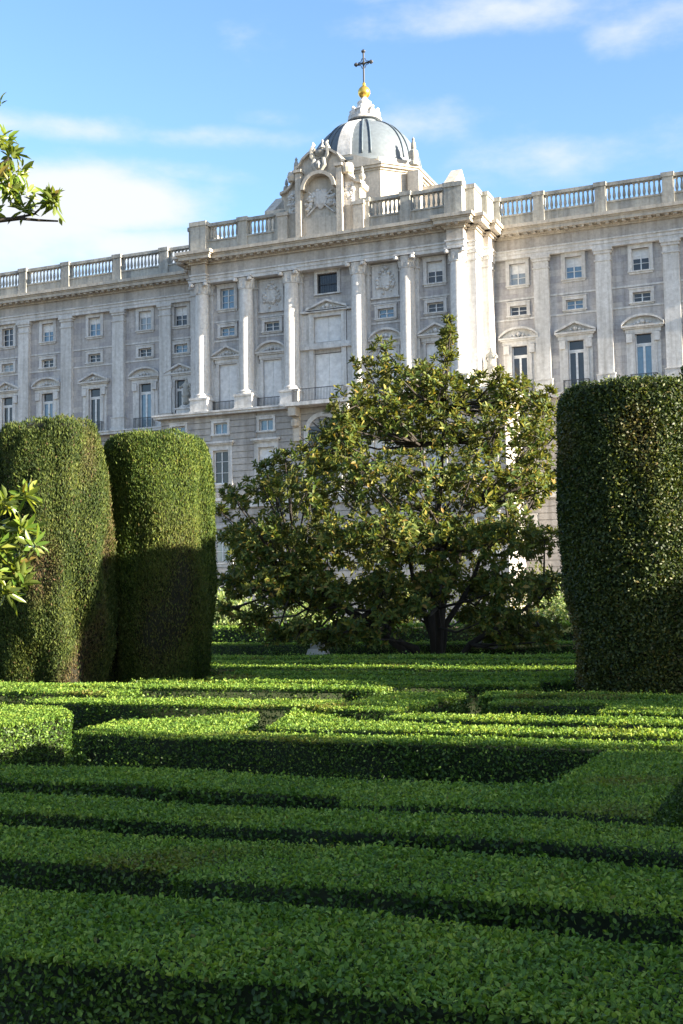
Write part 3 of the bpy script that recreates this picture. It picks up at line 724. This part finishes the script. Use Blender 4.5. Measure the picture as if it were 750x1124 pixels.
    for s in (-1, 1):
        put_win(W_up, s * 10.85, RV, 31.7); put_win(W_sm, s * 10.85, RV, 28.95); put_win(W_sm, s * 5.95, RV, 28.95)
        link('relief_panel', cartm, P, (s * 5.95, RV, 30.95))
        for u, k in ((10.85, 'tri'), (5.95, 'seg')):
            o = link('shuttered_window', bsm, P, (s * u, RV, zl1 + .012)); link('shutter', blankm, o)
            link('pediment', pedr[k], P, (s * u, RV, 26.72)); link('balcony_railing', railw, P, (s * u, RV - .15, zl1))
    # centre bay
    cb = MB()
    for s in (-1, 1):
        a, b2 = sorted((s * 1.45, s * 1.95)); cb.box(a, b2, -.3, .02, 0, 5.4); cb.box(a, b2, -.24, .02, 6.0, 9.0)
        a, b2 = sorted((s * 2.0, s * 2.6)); cb.box(a, b2, -.2, .02, 0, 5.4); cb.box(a, b2, -.14, .02, 6.0, 8.9)
    cb.box(-2.75, 2.75, -.55, .02, 5.4, 5.7); cb.box(-2.6, 2.6, -.4, .02, 5.7, 6.0)
    cb.box(-2.7, 2.7, -.5, .02, 9.0, 9.2)
    cbo = cb.build('central_window', lime, P, (0, RV, zl1))
    for nm_, z0, z1 in (('shutter', .02, 5.0), ('shutter', 6.17, 8.93)):
        m2 = MB(); m2.box(-1.44, -.012, .16, .22, z0, z1); m2.box(.012, 1.44, .16, .22, z0, z1)
        for s in (-1, 1):
            a, b2 = sorted((s * .15, s * 1.25)); m2.box(a, b2, .145, .16, z0 + .25, z1 - .3)
        m2.build(nm_, M['blank'], cbo)
    link('pediment', pediment_mesh('tri', 4.3, 1.1).mesh('pediment', lime), P, (0, RV, 30.25))
    up = proto_window('attic_window', 2.1, 1.95, 4, 1, 'dark', .08, .3, .1); up['sash'] = MB(); q = MB()
    for k in range(9): x = -1 + k * .25; q.box(x - .015, x + .015, .1, .13, .02, 1.93)
    q.box(-1.04, 1.04, .095, .135, .9, .95); up['sash'] = q.mesh('grille', M['iron'])
    o = link('attic_window', up['sur'], P, (0, RV, 32.0)); link('pane', up['pane'], o); link('grille', up['sash'], o)
    link('balcony_railing', rail_mesh(5.2, 1.25, 1.2).mesh('balcony_railing', M['iron']), P, (0, -.35, zl1))
    # ---- lower block under the columns
    LB = 17.6
    us = [-15.6, -10.9, -5.95, 5.95, 10.9, 15.6]; lo = []
    for u in us: lo += [(u - .75, u + .75, 18.9, 20.0), (u - .85, u + .85, 14.0, 17.3), (u - .85, u + .85, 6.5, 9.5)]
    lo.append((-1.5, 1.5, 14.2, 18.3))
    rusticated(-LB, LB, -1, zl0, -.35, lo)
    for s in (-1, 1):
        mb = MB(); a, b2 = sorted((s * LB, s * (LB - .5))); mb.box(a, b2, -.24, WV, -1, zl0); part(mb, 'rusticated_wall', 'rust')
    for u in us:
        put_win(W_ls, u, -.25, 18.9)
        w_ = put_win(W_lb, u, -.25, 14.0); put_win(W_lb, u, -.25, 6.35)
        hd = MB(); hd.box(-1.5, 1.5, -.5, .02, 3.95, 4.15); hd.box(-1.35, 1.35, -.36, .02, 3.83, 3.945); hd.build('hood', lime, w_)
    c = MB(); c.box(-LB - .5, LB + .5, -.95, WV, zl0, zl1 - .18); c.box(-LB - .65, LB + .65, -1.1, WV - .01, zl1 - .18, zl1)
    c.box(-3.4, 3.4, -1.9, -1.102, zl0 + .02, zl1 - .01); part(c, 'ledge', 'lime')
    c = MB(); c.box(-LB - .2, LB + .2, -.6, -.2, 11.6, 12.3); c.box(-LB - .3, LB + .3, -.75, -.19, 12.3, 12.6); part(c, 'band_course', 'lime')
    c = MB(); c.box(UL, -LB - .2, WV - .55, WV - .2, 11.6, 12.6); part(c, 'band_course', 'lime')
    c = MB(); c.box(LB + .2, UR, WV - .55, WV - .2, 11.6, 12.6); part(c, 'band_course', 'lime')
    for s in (-1, 1):                                                  # big scroll brackets under the central balcony
        mb = MB(); mb.prism([(s * 2.6 - .35, 17.6), (s * 2.6 + .35, 17.6), (s * 2.6 + .35, zl0), (s * 2.6 - .35, zl0)], -.75, -.352)
        mb.box(s * 2.6 - .4, s * 2.6 + .4, -1.7, -.751, 19.9, zl0 - .002); mb.lathe([(.05, -.45), (.38, -.3), (.42, 0), (.38, .3), (.05, .45)], (s * 2.6, -.95, 19.3), 10)
        part(mb, 'balcony_bracket', 'limewarm')
    mb = MB(); arc = [(1.5 * math.cos(t), 18.3 + 1.5 * math.sin(t)) for t in np.linspace(0, math.pi, 15)]
    for (x0, z0), (x1, z1) in zip(arc, arc[1:]):
        mb.prism([(x1, z1), (x0, z0), (x0 * 1.28, 18.3 + (z0 - 18.3) * 1.28), (x1 * 1.28, 18.3 + (z1 - 18.3) * 1.28)][::-1], -.5, -.2)
    for s in (-1, 1): 
        a, b2 = sorted((s * 1.5, s * 1.92)); mb.box(a, b2, -.5, -.2, 12.6, 18.3)
    o = part(mb, 'arched_portal', 'lime')
    mb = MB(); mb.prism([(-1.49, 12.7), (1.49, 12.7)] + arc, -.34, -.26); mb.build('pane', M['dark'], o)
    mb = MB()
    for t in np.linspace(.25, math.pi - .25, 6): mb.tube([(0, -.4, 18.32), (1.45 * math.cos(t), -.4, 18.3 + 1.45 * math.sin(t))], .045, 5)
    mb.box(-1.49, 1.49, -.45, -.35, 18.22, 18.36); mb.box(-.06, .06, -.44, -.36, 14, 18.2); mb.build('grille', M['iron'], o)
    # ---- balustrades
    def balustrade(u0, u1, v, name='balustrade'):
        L = u1 - u0; m = (u0 + u1) / 2; mb = MB()
        mb.box(-L / 2, L / 2, -.32, .4, zc1 - .02, 38.35); mb.box(-L / 2, L / 2, -.42, .5, 38.35, 38.5)
        mb.box(-L / 2, L / 2, -.3, .3, 39.95, 40.26)
        b = baluster_run(L, 38.5, 39.96); mb.add(b.v, b.f); part(mb, name, 'weathered', (m, v, 0))
    pdp = MB(); pdp.box(-.55, .55, -.5, .55, zc1, 38.6); pdp.box(-.48, .48, -.44, .5, 38.6, 39.95); pdp.box(-.58, .58, -.54, .6, 39.95, 40.34); pdpm = pdp.mesh('balustrade_pedestal', M['weathered'])
    def chain(us, v):
        for a, b in zip(us, us[1:]): balustrade(a + .55, b - .55, v)
        for u in us: link('balustrade_pedestal', pdpm, P, (u, v, 0))
    wv = WV - .2
    chain([15.6] + rp + [61.5], wv); chain(sorted([-15.6] + lp + [-68.5]), wv)
    chain([4.4, 8.5, 12.9], .45); chain([-12.9, -8.5, -4.4], .45)
    for s in (-1, 1):
        mb = MB()
        for a, b_, v0, v1, dz in ((12.4, 14.1, -.35, 1.6, .1), (13.3, 14.95, .8, 3.4, .06), (13.5, 15.5, 3.2, WV + .5, .02)):
            x0, x1 = sorted((s * a, s * b_)); mb.box(x0, x1, v0, v1, zc1 - .01, 39.95 + dz * .2); mb.box(x0 - .1, x1 + .1, v0 - .1, v1 + .1, 39.95 + dz * .2, 40.3 + dz)
        part(mb, 'corner_parapet', 'weathered')
    # roof and back so that nothing is hollow
    mb = MB(); mb.box(UL, UR, WV + 1.01, WV + 40, 36.4, 37.3); mb.box(-15, 15, 3.51, WV + 1, 36.5, 37.25); part(mb, 'roof', 'lead')
    mb = MB(); mb.box(UL, UR, WV + 39.5, WV + 40, -1, 36.4); mb.box(UL, UL + .5, WV + .02, WV + 39.5, -1, 36.4); mb.box(UR - .5, UR, WV + .02, WV + 39.5, -1, 36.4)
    part(mb, 'back_wall', 'grey')
    # ---- ornamental gable in the middle of the roof line
    zg = zc1
    half = [(4.1, zg), (4.1, 41.9), (4.35, 42.0), (4.35, 42.3), (3.7, 42.55), (3.2, 43.0), (2.85, 43.6), (2.65, 44.3), (2.75, 44.75), (2.35, 44.95), (1.9, 45.7), (1.2, 46.25), (.45, 46.5)]
    pts = half + [(-x, z) for x, z in half[::-1]]
    mb = MB(); mb.prism(pts, .1, 1.7)
    for q in (half[3:], ):                                            # moulding following the outline
        for (x0, z0), (x1, z1) in zip(q, q[1:]):
            n = Vector((z0 - z1, x1 - x0)).normalized() * -.0
            for s in (-1, 1):
                poly = [(s * x0, z0 + .004), (s * x1, z1 + .004), (s * x1, z1 + .3), (s * x0, z0 + .3)]
                mb.prism(poly if s < 0 else poly[::-1], -.3, 1.9)
    for s in (-1, 1):
        x0, x1 = sorted((s * 1.9, s * 2.5)); mb.box(x0, x1, -.6, .1, zg, 44.3); mb.box(x0 - .12, x1 + .12, -.78, .1, 44.3, 44.6)
        x0, x1 = sorted((s * 4.6, s * 3.55)); mb.box(x0, x1, -.35, .1, zg, 39.95); mb.box(x0 - .1, x1 + .1, -.45, .1, 39.95, 40.34)
        mb.lathe([(.05, -.6), (.5, -.5), (.62, 0), (.5, .5), (.05, .6)], (s * 2.95, -.05, 44.1), 12)
    arc = [(1.5 * math.cos(t), 42.3 + 1.5 * math.sin(t)) for t in np.linspace(0, math.pi, 13)]
    for (x0, z0), (x1, z1) in zip(arc, arc[1:]):
        mb.prism([(x1, z1), (x0, z0), (x0 * 1.25, 42.3 + (z0 - 42.3) * 1.25), (x1 * 1.25, 42.3 + (z1 - 42.3) * 1.25)][::-1], -.75, .1)
    mb.box(-1.9, 1.9, -.3, .1, zg, 39.2)
    g = part(mb, 'roof_gable', 'limewarm')
    mb = MB()                                                          # coat of arms and trophies
    mb.lathe([(.1, -1.1), (.7, -.55), (.82, .2), (.75, .75), (.3, .9)], (0, 0, 41.3), 12, sy=.35)
    r = random.Random(11)
    for _ in range(60):
        a = r.uniform(-.4, 3.6); q = r.uniform(.9, 1.6); s_ = r.uniform(.12, .3)
        mb.lathe([(s_ * .3, -s_), (s_, -.2 * s_), (s_ * .85, s_ * .5), (s_ * .2, s_)], (q * math.cos(a), .0, 40.9 + q * .9 * math.sin(a)), 7)
    gl = {-1: MB(), 1: MB()}; [gl[q].box(*sorted((q * 2.55, q * 3.5)), .06, .12, 40.2, 42.7) for q in (-1, 1)]
    for _ in range(80):                                                # garlands along the arch and down the sides
        s = r.choice((-1, 1)); t = r.random(); s_ = r.uniform(.1, .24)
        x, y, z = (s * r.uniform(2.6, 3.5), .05, 40.4 + 3.4 * t) if t < .6 else (2.2 * math.cos(t * 7) * s, -.6, 43.2 + 1.6 * abs(math.sin(t * 7)))
        if t < .6: gl[s].lathe([(s_ * .3, -s_), (s_, -.2 * s_), (s_ * .85, s_ * .5), (s_ * .2, s_)], (x, y, z), 7)
    mb.tube([(-1.5, -.1, 39.6), (1.3, -.1, 42.2)], .09, 6); mb.tube([(1.5, -.1, 39.6), (-1.3, -.1, 42.2)], .09, 6)
    for s in (-1, 1): gl[s].build('garland', M['lime'], g)
    mb.build('coat_of_arms', M['lime'], g)
    mb = MB(); mb.lathe([(.2, 0), (.75, .1), (.5, .3), (.95, .75), (1.0, 1.0), (.6, 1.3), (.35, 1.5), (.5, 1.62), (.3, 1.9), (.1, 2.2), (.05, 2.55), (.14, 2.62), (.14, 2.76), (.02, 2.85)], (0, .6, 45.9), 12)
    for s in (-1, 1):
        mb.tube([(s * .5, .1, 45.4), (s * 1.0, -.05, 46.3), (s * 1.05, -.05, 47.2), (s * .8, .0, 47.9), (s * .95, .1, 48.3)], [.32, .36, .28, .2, .08], 7)
        mb.tube([(s * .2, -.35, 44.2), (s * .7, -.4, 44.9), (s * .6, -.35, 45.8)], [.2, .3, .22], 7)
    mb.lathe([(.05, 0), (.4, .3), (.5, .8), (.35, 1.2), (.1, 1.5)], (0, -.3, 44.2), 10)
    for k, (x, y, z) in enumerate(mb.v): mb.v[k] = (x * .85, y, 44.2 + (z - 44.2) * .84)
    mb.build('crowned_cartouche', M['weathered'], g, smooth='auto')
    g.scale = (.97, 1, .9); g.location.z = zc1 * .1
    fin = MB(); fin.lathe([(.3, 0), (.3, .25), (.14, .35), (.16, .5), (.34, .75), (.3, 1.05), (.12, 1.2), (.2, 1.35), (.12, 1.75), (.02, 2.0)], n=10); finm = fin.mesh('finial', M['weathered'], 'auto')
    for s in (-1, 1): link('finial', finm, g, (s * 4.1, .8, 42.5))
    # ---- chapel drum, dome, lantern and cross
    dv = 12.
    mb = MB()
    a, b_ = 3.7, 6.4; y0, y1, y2, y3 = -5.5, -2.8, 2.8, 5.5
    oct_ = [(-a, y0), (a, y0), (b_, y1), (b_, y2), (a, y3), (-a, y3), (-b_, y2), (-b_, y1)]
    mb.vprism(oct_, 37.3, 45.4)
    for d, z0, z1 in ((.15, 45.4, 45.6), (.4, 45.6, 45.85), (.55, 45.85, 46.05)):
        mb.vprism([(x * (1 + d / 6), y * (1 + d / 6)) for x, y in oct_], z0, z1)
    mb.vprism([(x * .93, y * .93) for x, y in oct_], 46.05, 46.9)
    for s in (-1, 1):                                                  # side arms with gabled ends
        x0, x1 = sorted((s * 6.42, s * 10.3)); mb.box(x0, x1, -2.6, 2.6, 37.3, 43.6); mb.box(x0 - .2, x1 + .2, -2.8, 2.8, 43.6, 43.95)
        x0, x1 = sorted((s * 9.4, s * 10.5))
        mb.add([(x0, -2.8, 43.95), (x0, 2.8, 43.95), (x0, 0, 46.2), (x1, -2.8, 43.95), (x1, 2.8, 43.95), (x1, 0, 46.2)], [(0, 1, 2), (3, 5, 4), (0, 2, 5, 3), (1, 4, 5, 2), (0, 3, 4, 1)])
    mb.add([(-a - .3, y0 - .5, 46.05), (a + .3, y0 - .5, 46.05), (0, y0 - .5, 47.6), (-a - .3, y0 + 3, 46.05), (a + .3, y0 + 3, 46.05), (0, y0 + 3, 47.6)], [(0, 1, 2), (3, 5, 4), (0, 2, 5, 3), (1, 4, 5, 2), (0, 3, 4, 1)])
    for s in (-1, 1):
        x0, x1 = sorted((s * 6.0, s * 7.2)); mb.box(x0, x1, -3.9, -2.81, 37.3, 45.38)
    drum = part(mb, 'chapel_drum', 'limewarm', (0, dv, 0))
    um = MB(); um.lathe([(.55, 0), (.55, .35), (.25, .5), (.28, .7), (.5, 1.1), (.45, 1.5), (.2, 1.7), (.28, 1.85), (.24, 2.3), (.12, 2.6), (.16, 2.75), (.02, 3.0)], n=10); umm = um.mesh('urn', M['weathered'], 'auto')
    for sx in (-1, 1):
        for y in (-3.3,): link('urn', umm, drum, (sx * 6.5, y, 46.06))
    mb = MB(); Rd, Hd = 5.85, 5.6
    prof = [(Rd + .25, 0), (Rd + .25, .3), (Rd, .4)] + [(Rd * math.cos(t), .4 + Hd * math.sin(t)) for t in np.linspace(.05, 1.30, 16)]
    mb.lathe(prof, (0, 0, 0), 48); dome = part(mb, 'dome', 'lead', (0, dv, 46.7), 'auto')
    for k in range(8):
        mb = MB()
        for off in (-.075, .075):
            an = k * math.pi / 4 + R_(-67.5 + 45) + off
            path = [((Rd * math.cos(t) + .03) * math.cos(an), (Rd * math.cos(t) + .03) * math.sin(an), .4 + Hd * math.sin(t) + .03) for t in np.linspace(.05, 1.28, 14)]
            mb.tube(path, [.095] * 14, 6)
        mb.build('rib', M['leadrib'], dome, smooth=True)
    # stone dormer strip facing the garden
    mb = MB()
    for t0, t1 in zip(np.linspace(.03, 1.2, 12), np.linspace(.03, 1.2, 12)[1:]):
        z0, z1 = .4 + Hd * math.sin(t0), .4 + Hd * math.sin(t1); v0, v1 = -Rd * math.cos(t0) - .22, -Rd * math.cos(t1) - .22
        w0 = .75 - .25 * t0
        mb.add([(-w0, v0, z0), (w0, v0, z0), (w0, v1, z1), (-w0, v1, z1), (-w0, v0 + .4, z0), (w0, v0 + .4, z0), (w0, v1 + .4, z1), (-w0, v1 + .4, z1)],
               [(0, 1, 2, 3), (5, 4, 7, 6), (1, 5, 6, 2), (4, 0, 3, 7), (0, 4, 5, 1), (3, 2, 6, 7)])
    mb.build('buttress', M['lime'], dome)
    mb = MB(); mb.lathe([(1.55, 0), (1.6, .15), (1.45, .3), (1.4, .75)], n=24); mb.build('collar', M['leadrib'], dome, (0, 0, 5.5), 'auto')
    mb = MB(); mb.lathe([(1.65, 0), (1.65, .2), (1.2, .3), (1.1, .8), (1.25, .9), (.9, 1.2), (.65, 1.5), (.7, 1.75), (.4, 2.0), (.2, 2.3), (.3, 2.45)], n=20)
    for k in range(8):
        t = k * math.pi / 4 + .2; mb.lathe([(.05, 0), (.26, .1), (.3, .4), (.15, .7), (.2, .85), (.04, 1.0)], (1.3 * math.cos(t), 1.3 * math.sin(t), .2), 7)
    mb.build('lantern', M['lime'], dome, (0, 0, 6.25), 'auto').scale = (1.1, 1.1, 1.2)
    mb = MB(); mb.lathe([(.66 * math.cos(t) + .001, .66 * math.sin(t)) for t in np.linspace(-1.5, 1.5, 15)], n=24)
    mb.lathe([(.3, 0), (.16, .1), (.2, .3), (.06, .55)], (0, 0, .62), 10); mb.build('orb', M['gold'], dome, (0, 0, 9.5), 'auto')
    mb = MB(); mb.tube([(0, 0, .9), (0, 0, 4.5)], .10, 8); mb.tube([(-.85, 0, 3.2), (.85, 0, 3.2)], .10, 8)
    for x, z in ((-.85, 3.2), (.85, 3.2), (0, 4.5), (0, 3.2)): mb.lathe([(.04, -.24), (.24, -.05), (.24, .05), (.04, .24)], (x, 0, z), 8)
    for s in (-1, 1): mb.tube([(s * .15, 0, 3.75), (s * .3, 0, 3.4), (s * .6, 0, 3.35)], .045, 5); mb.tube([(s * .15, 0, 2.65), (s * .3, 0, 3.0), (s * .6, 0, 3.05)], .045, 5)
    mb.build('cross', M['iron'], dome, (0, 0, 9.5))
    # ---- statues standing on the ledge at both corners
    def statue(x, v, label, flip):
        root = bpy.data.objects.new('statue', None); COL.objects.link(root); root.location = (C + x, Y0 + v, zl1)
        mb = MB(); mb.box(-.95, .95, -.95, .95, 0, .25); mb.box(-.75, .75, -.75, .75, .25, .9); mb.box(-.88, .88, -.88, .88, .9, 1.05); mb.lathe([(.8, 0), (.85, .12), (.6, .22), (.6, .3)], (0, 0, 1.05), 14)
        mb.build('pedestal', M['lime'], root)
        f = flip
        J = [(0, 0, 1.35, .42), (0, .02, 1.0, .40), (.03 * f, 0, .55, .40), (.0, 0, .08, .46), (0, 0, 1.75, .34), (0, .02, 2.12, .36), (0, .02, 2.38, .15), (0, -.03, 2.62, .17), (0, -.03, 2.82, .13),
             (.38 * f, 0, 2.18, .14), (.58 * f, -.12, 1.78, .11), (.52 * f, -.42, 2.0, .09), (-.38 * f, 0, 2.18, .14), (-.52 * f, .02, 1.75, .12), (-.34 * f, -.28, 1.5, .09)]
        ed = [(0, 1), (1, 2), (2, 3), (0, 4), (4, 5), (5, 6), (6, 7), (7, 8), (5, 9), (9, 10), (10, 11), (5, 12), (12, 13), (13, 14)]
        me = bpy.data.meshes.new('figure'); me.from_pydata([j[:3] for j in J], ed, []); me.materials.append(M['weathered'])
        o = link('figure', me, root, (0, 0, 1.36))
        sk = o.modifiers.new('Skin', 'SKIN'); sl = me.skin_vertices[0].data
        for q, j in zip(sl, J): q.radius = (j[3], j[3] * .85)
        sl[0].use_root = True
        sb = o.modifiers.new('Subsurf', 'SUBSURF'); sb.levels = sb.render_levels = 2
        tx = bpy.data.textures.new('folds', 'CLOUDS'); tx.noise_scale = .22
        dm = o.modifiers.new('Displace', 'DISPLACE'); dm.texture = tx; dm.strength = .1
        tag(root, label, 'statue', 'statues on the palace ledge')
    statue(15.75, 2.3, 'stone statue on pedestal right of the palace columns, above the magnolia', 1)
    statue(-16.2, 2.3, 'stone statue on pedestal at the left corner of the palace columns', -1)
    return P

# ------------------------------------------------------------------ ground, stone block, shrubs
def ground():
    mb = MB(); mb.add([(-3000, -3000, 0), (3000, -3000, 0), (3000, 3000, 0), (-3000, 3000, 0)], [(0, 1, 2, 3)])
    tag(mb.build('ground', M['soil']), None, None, kind='structure')
    root = bpy.data.objects.new('stone_block', None); COL.objects.link(root); root.location = (-11.55, 26.2, 0)
    mb = MB(); q = []
    for z, w, d in ((-.03, .52, .4), (.1, .5, .38), (.12, .44, .33), (.42, .3, .24), (.5, .27, .2), (.74, .2, .15)): q.append([(-w, -d, z), (w, -d * .9, z), (w * .92, d, z), (-w * .95, d, z)])
    mb.add([v for r in q for v in r], [(3, 2, 1, 0), (20, 21, 22, 23)] + [(4 * k + a, 4 * k + (a + 1) % 4, 4 * k + 4 + (a + 1) % 4, 4 * k + 4 + a) for k in range(5) for a in range(4)])
    mb.build('block', M['lime'], root)
    mb = MB(); mb.box(-.16, .12, -.12, .11, .742, .9); mb.build('broken_top', M['weathered'], root)
    tag(root, 'small pale stone block tapering upwards, low behind the hedges left of the magnolia trunk', 'stone block')

def build_topiaries():
    A = [(.62, 0), (.72, .5), (.83, 1.2), (.875, 2.0), (.87, 2.8), (.83, 3.5), (.77, 4.05), (.73, 4.25), (.66, 4.38), (.52, 4.46), (.25, 4.51)]
    topiary('left clipped cypress column with bare brown patches on its sunny face', -11.09, 15.2, A, M['yew'], 21, leafl=.04, dens=11500, brown=.80, rough=.042)
    B = [(.70, 0), (.80, .6), (.93, 1.5), (.97, 2.2), (.95, 3.0), (.90, 3.7), (.86, 4.15), (.83, 4.3), (.78, 4.385), (.66, 4.43), (.3, 4.46)]
    topiary('second clipped column from the left, smooth green top half lit', -10.36, 17.0, B, M['yewgreen'], 33, leafl=.04, dens=11500, brown=.36, rough=.035)
    Cc = [(.74, 0), (.80, .4), (.89, 1.1), (.955, 2.0), (.985, 2.9), (.97, 3.6), (.95, 4.1), (.93, 4.28), (.86, 4.36), (.5, 4.39)]
    topiary('big right topiary, flat topped, leafy, left half in shade', -2.42, 15.7, Cc, M['yewdark'], 45, leafl=.042, dens=9000, brown=.6, rough=.010, kind='leafy')
    topiary('clipped column standing off to the right behind the big right topiary', -.95, 17.4, [(r * 1.02, z * 1.12) for r, z in Cc], M['yewdark'], 51, leafl=.11, dens=1000, kind='leafy')
    topiary('clipped column farthest off to the right in the topiary row', 8.3, 15.3, [(r * 1.15, z) for r, z in Cc], M['yewdark'], 61, leafl=.11, dens=1000, kind='leafy')

def shrubs():
    for i, (lb, x, y, rx, h, mt) in enumerate([
        ('pale variegated bush just right of the second left topiary', -21.3, 40.5, 1.7, 2.6, 'pale'), ('pale sunny bush low behind the left skirts of the magnolia', -18.4, 41.5, 1.6, 2.3, 'pale'),
        ('leafy bush behind the right skirts of the magnolia', -8.6, 41.5, 1.8, 2.6, 'pale'), ('leafy bush between the magnolia and the big right topiary', -6.2, 40, 1.5, 2.6, 'pale'),
        ('dark evergreen bush behind the magnolia trunk', -15.2, 43, 2.1, 3.2, 'magn'), ('dark evergreen bush behind the middle of the magnolia', -11.5, 44, 2.1, 3.2, 'magn'),
        ('dark bush hidden behind the second left topiary', -25, 42, 2.2, 3.4, 'magn')]):
        shrub(lb, x, y, rx, h, M[mt], n=3600, leaf=.14, seed=i + 3)

# ------------------------------------------------------------------ camera, sun, sky
def camera():
    f, yaw, pit, rol = 1330.0, 0.39444441, 0.08028515, -0.0165
    F = Vector((-math.sin(yaw) * math.cos(pit), math.cos(yaw) * math.cos(pit), math.sin(pit)))
    Rt = Vector((math.cos(yaw), math.sin(yaw), 0)); U = Rt.cross(F)
    c, s = math.cos(rol), math.sin(rol); R2 = c * Rt + s * U; U2 = -s * Rt + c * U
    cam = bpy.data.cameras.new('camera'); o = bpy.data.objects.new('camera', cam); COL.objects.link(o)
    mt = Matrix((R2, U2, -F)).transposed().to_4x4(); mt.translation = (0, 0, E0); o.matrix_world = mt
    cam.sensor_fit = 'HORIZONTAL'; cam.sensor_width = 36; cam.lens = 36 * f / 750; cam.clip_end = 6000; cam.clip_start = .05
    S.camera = o
    return lambda x, y: (F + R2 * ((x - 375) / f) - U2 * ((y - 562) / f)).normalized()
SUN_E, SUN_D = 15.0, 1.6
def light(ray):
    e, d = R_(SUN_E), R_(SUN_D)
    sd = Vector((math.cos(e) * math.cos(d), -math.cos(e) * math.sin(d), math.sin(e)))
    L = bpy.data.lights.new('sun', 'SUN'); L.energy = 4.3; L.angle = R_(.55); L.color = (1, .88, .70)
    o = bpy.data.objects.new('sun', L); COL.objects.link(o); o.rotation_euler = (-sd).to_track_quat('-Z', 'Y').to_euler(); o.location = (40, 0, 30)
    w = bpy.data.worlds.new('World'); S.world = w; w.use_nodes = True; nt = w.node_tree
    bg = nt.nodes['Background']; bg.inputs[1].default_value = .09
    sky = nd(nt, 'ShaderNodeTexSky', sky_type='NISHITA', sun_disc=False)
    sky.sun_elevation = e; sky.sun_rotation = R_(90 + SUN_D); sky.air_density = 1; sky.dust_density = .6; sky.ozone_density = 2.0
    # clouds: soft banks laid out over the whole sky in azimuth / elevation
    tc = nd(nt, 'ShaderNodeTexCoord'); sx = nd(nt, 'ShaderNodeSeparateXYZ'); nt.links.new(tc.outputs['Generated'], sx.inputs[0])
    def mth(op, a, b=None, c=None):
        n = nd(nt, 'ShaderNodeMath', operation=op)
        for i, v in enumerate((a, b, c)):
            if v is None: continue
            if isinstance(v, (int, float)): n.inputs[i].default_value = v
            else: nt.links.new(v, n.inputs[i])
        return n.outputs[0]
    az = mth('ARCTAN2', sx.outputs[0], sx.outputs[1]); el = mth('ARCSINE', sx.outputs[2])
    cv = nd(nt, 'ShaderNodeCombineXYZ'); nt.links.new(az, cv.inputs[0]); nt.links.new(mth('MULTIPLY', el, 2.1), cv.inputs[1])
    n1 = noise(nt, cv.outputs[0], 9, 9, .58).outputs[0]; n2 = noise(nt, cv.outputs[0], 2.2, 5, .55).outputs[0]
    banks = []
    for x, y, rx, ry, amp in CLOUDS:
        v = ray(x, y); a0 = math.atan2(v.x, v.y); e0 = math.asin(v.z)
        da = mth('DIVIDE', mth('SUBTRACT', az, a0), rx / 1330); de = mth('DIVIDE', mth('SUBTRACT', el, e0), ry / 1330)
        d2 = mth('ADD', mth('MULTIPLY', da, da), mth('MULTIPLY', de, de))
        b = mth('MULTIPLY', mth('EXPONENT', mth('MULTIPLY', d2, -1.0)), amp)
        banks.append(b)
    tot = banks[0]
    for b in banks[1:]: tot = mth('MAXIMUM', tot, b)
    # elsewhere in the sky (outside the view) scattered clouds
    v0 = ray(375, 300); dot = nd(nt, 'ShaderNodeVectorMath', operation='DOT_PRODUCT'); nt.links.new(tc.outputs['Generated'], dot.inputs[0]); dot.inputs[1].default_value = v0
    far = nd(nt, 'ShaderNodeMapRange', interpolation_type='SMOOTHSTEP'); nt.links.new(dot.outputs['Value'], far.inputs[0])
    far.inputs[1].default_value = .9; far.inputs[2].default_value = .75; far.inputs[3].default_value = 0; far.inputs[4].default_value = .5
    tot = mth('MAXIMUM', tot, mth('MULTIPLY', far.outputs[0], mth('ADD', n2, .35)))
    dens = mth('ADD', tot, mth('MULTIPLY', mth('SUBTRACT', n1, .5), 1.25))
    dens = mth('ADD', dens, mth('MULTIPLY', mth('SUBTRACT', n2, .5), .4))
    mr = nd(nt, 'ShaderNodeMapRange', interpolation_type='SMOOTHSTEP'); nt.links.new(dens, mr.inputs[0])
    mr.inputs[1].default_value = .2; mr.inputs[2].default_value = .95
    m2 = nd(nt, 'ShaderNodeMix', data_type='RGBA'); nt.links.new(mr.outputs[0], m2.inputs[0])
    sat = nd(nt, 'ShaderNodeHueSaturation'); sat.inputs['Saturation'].default_value = 1.12; sat.inputs['Value'].default_value = .76; sat.inputs['Hue'].default_value = .506
    nt.links.new(sky.outputs[0], sat.inputs['Color']); nt.links.new(sat.outputs[0], m2.inputs[6])
    m2.inputs[7].default_value = (*CLOUDCOL, 1); nt.links.new(m2.outputs[2], bg.inputs[0])
CLOUDCOL = (1.75, 1.83, 1.95)
CLOUDS = [(70, 215, 150, 44, 1.0), (135, 225, 110, 34, 1.2), (-60, 250, 260, 75, 1.05), (170, 275, 150, 36, .9), (60, 138, 150, 20, .66), (240, 150, 130, 18, .60), (300, 130, 60, 16, .52),
          (560, 12, 230, 34, .58), (400, -10, 120, 20, .5), (720, 20, 110, 34, .52), (640, 165, 200, 44, .50), (470, 135, 120, 36, .44), (200, 190, 80, 22, .46)]

ray = camera(); light(ray)
ground(); garden(); build_topiaries(); big_magnolia(); near_magnolia(); shrubs(); palace()
vs = S.view_settings; S.display_settings.display_device = 'sRGB'
vs.view_transform = 'Standard'; vs.look = 'None'; vs.exposure = 2.62; vs.gamma = 1; vs.use_curve_mapping = False
S.render.engine = 'CYCLES'; S.cycles.max_bounces = 6; S.cycles.transparent_max_bounces = 4; S.cycles.use_denoising = True
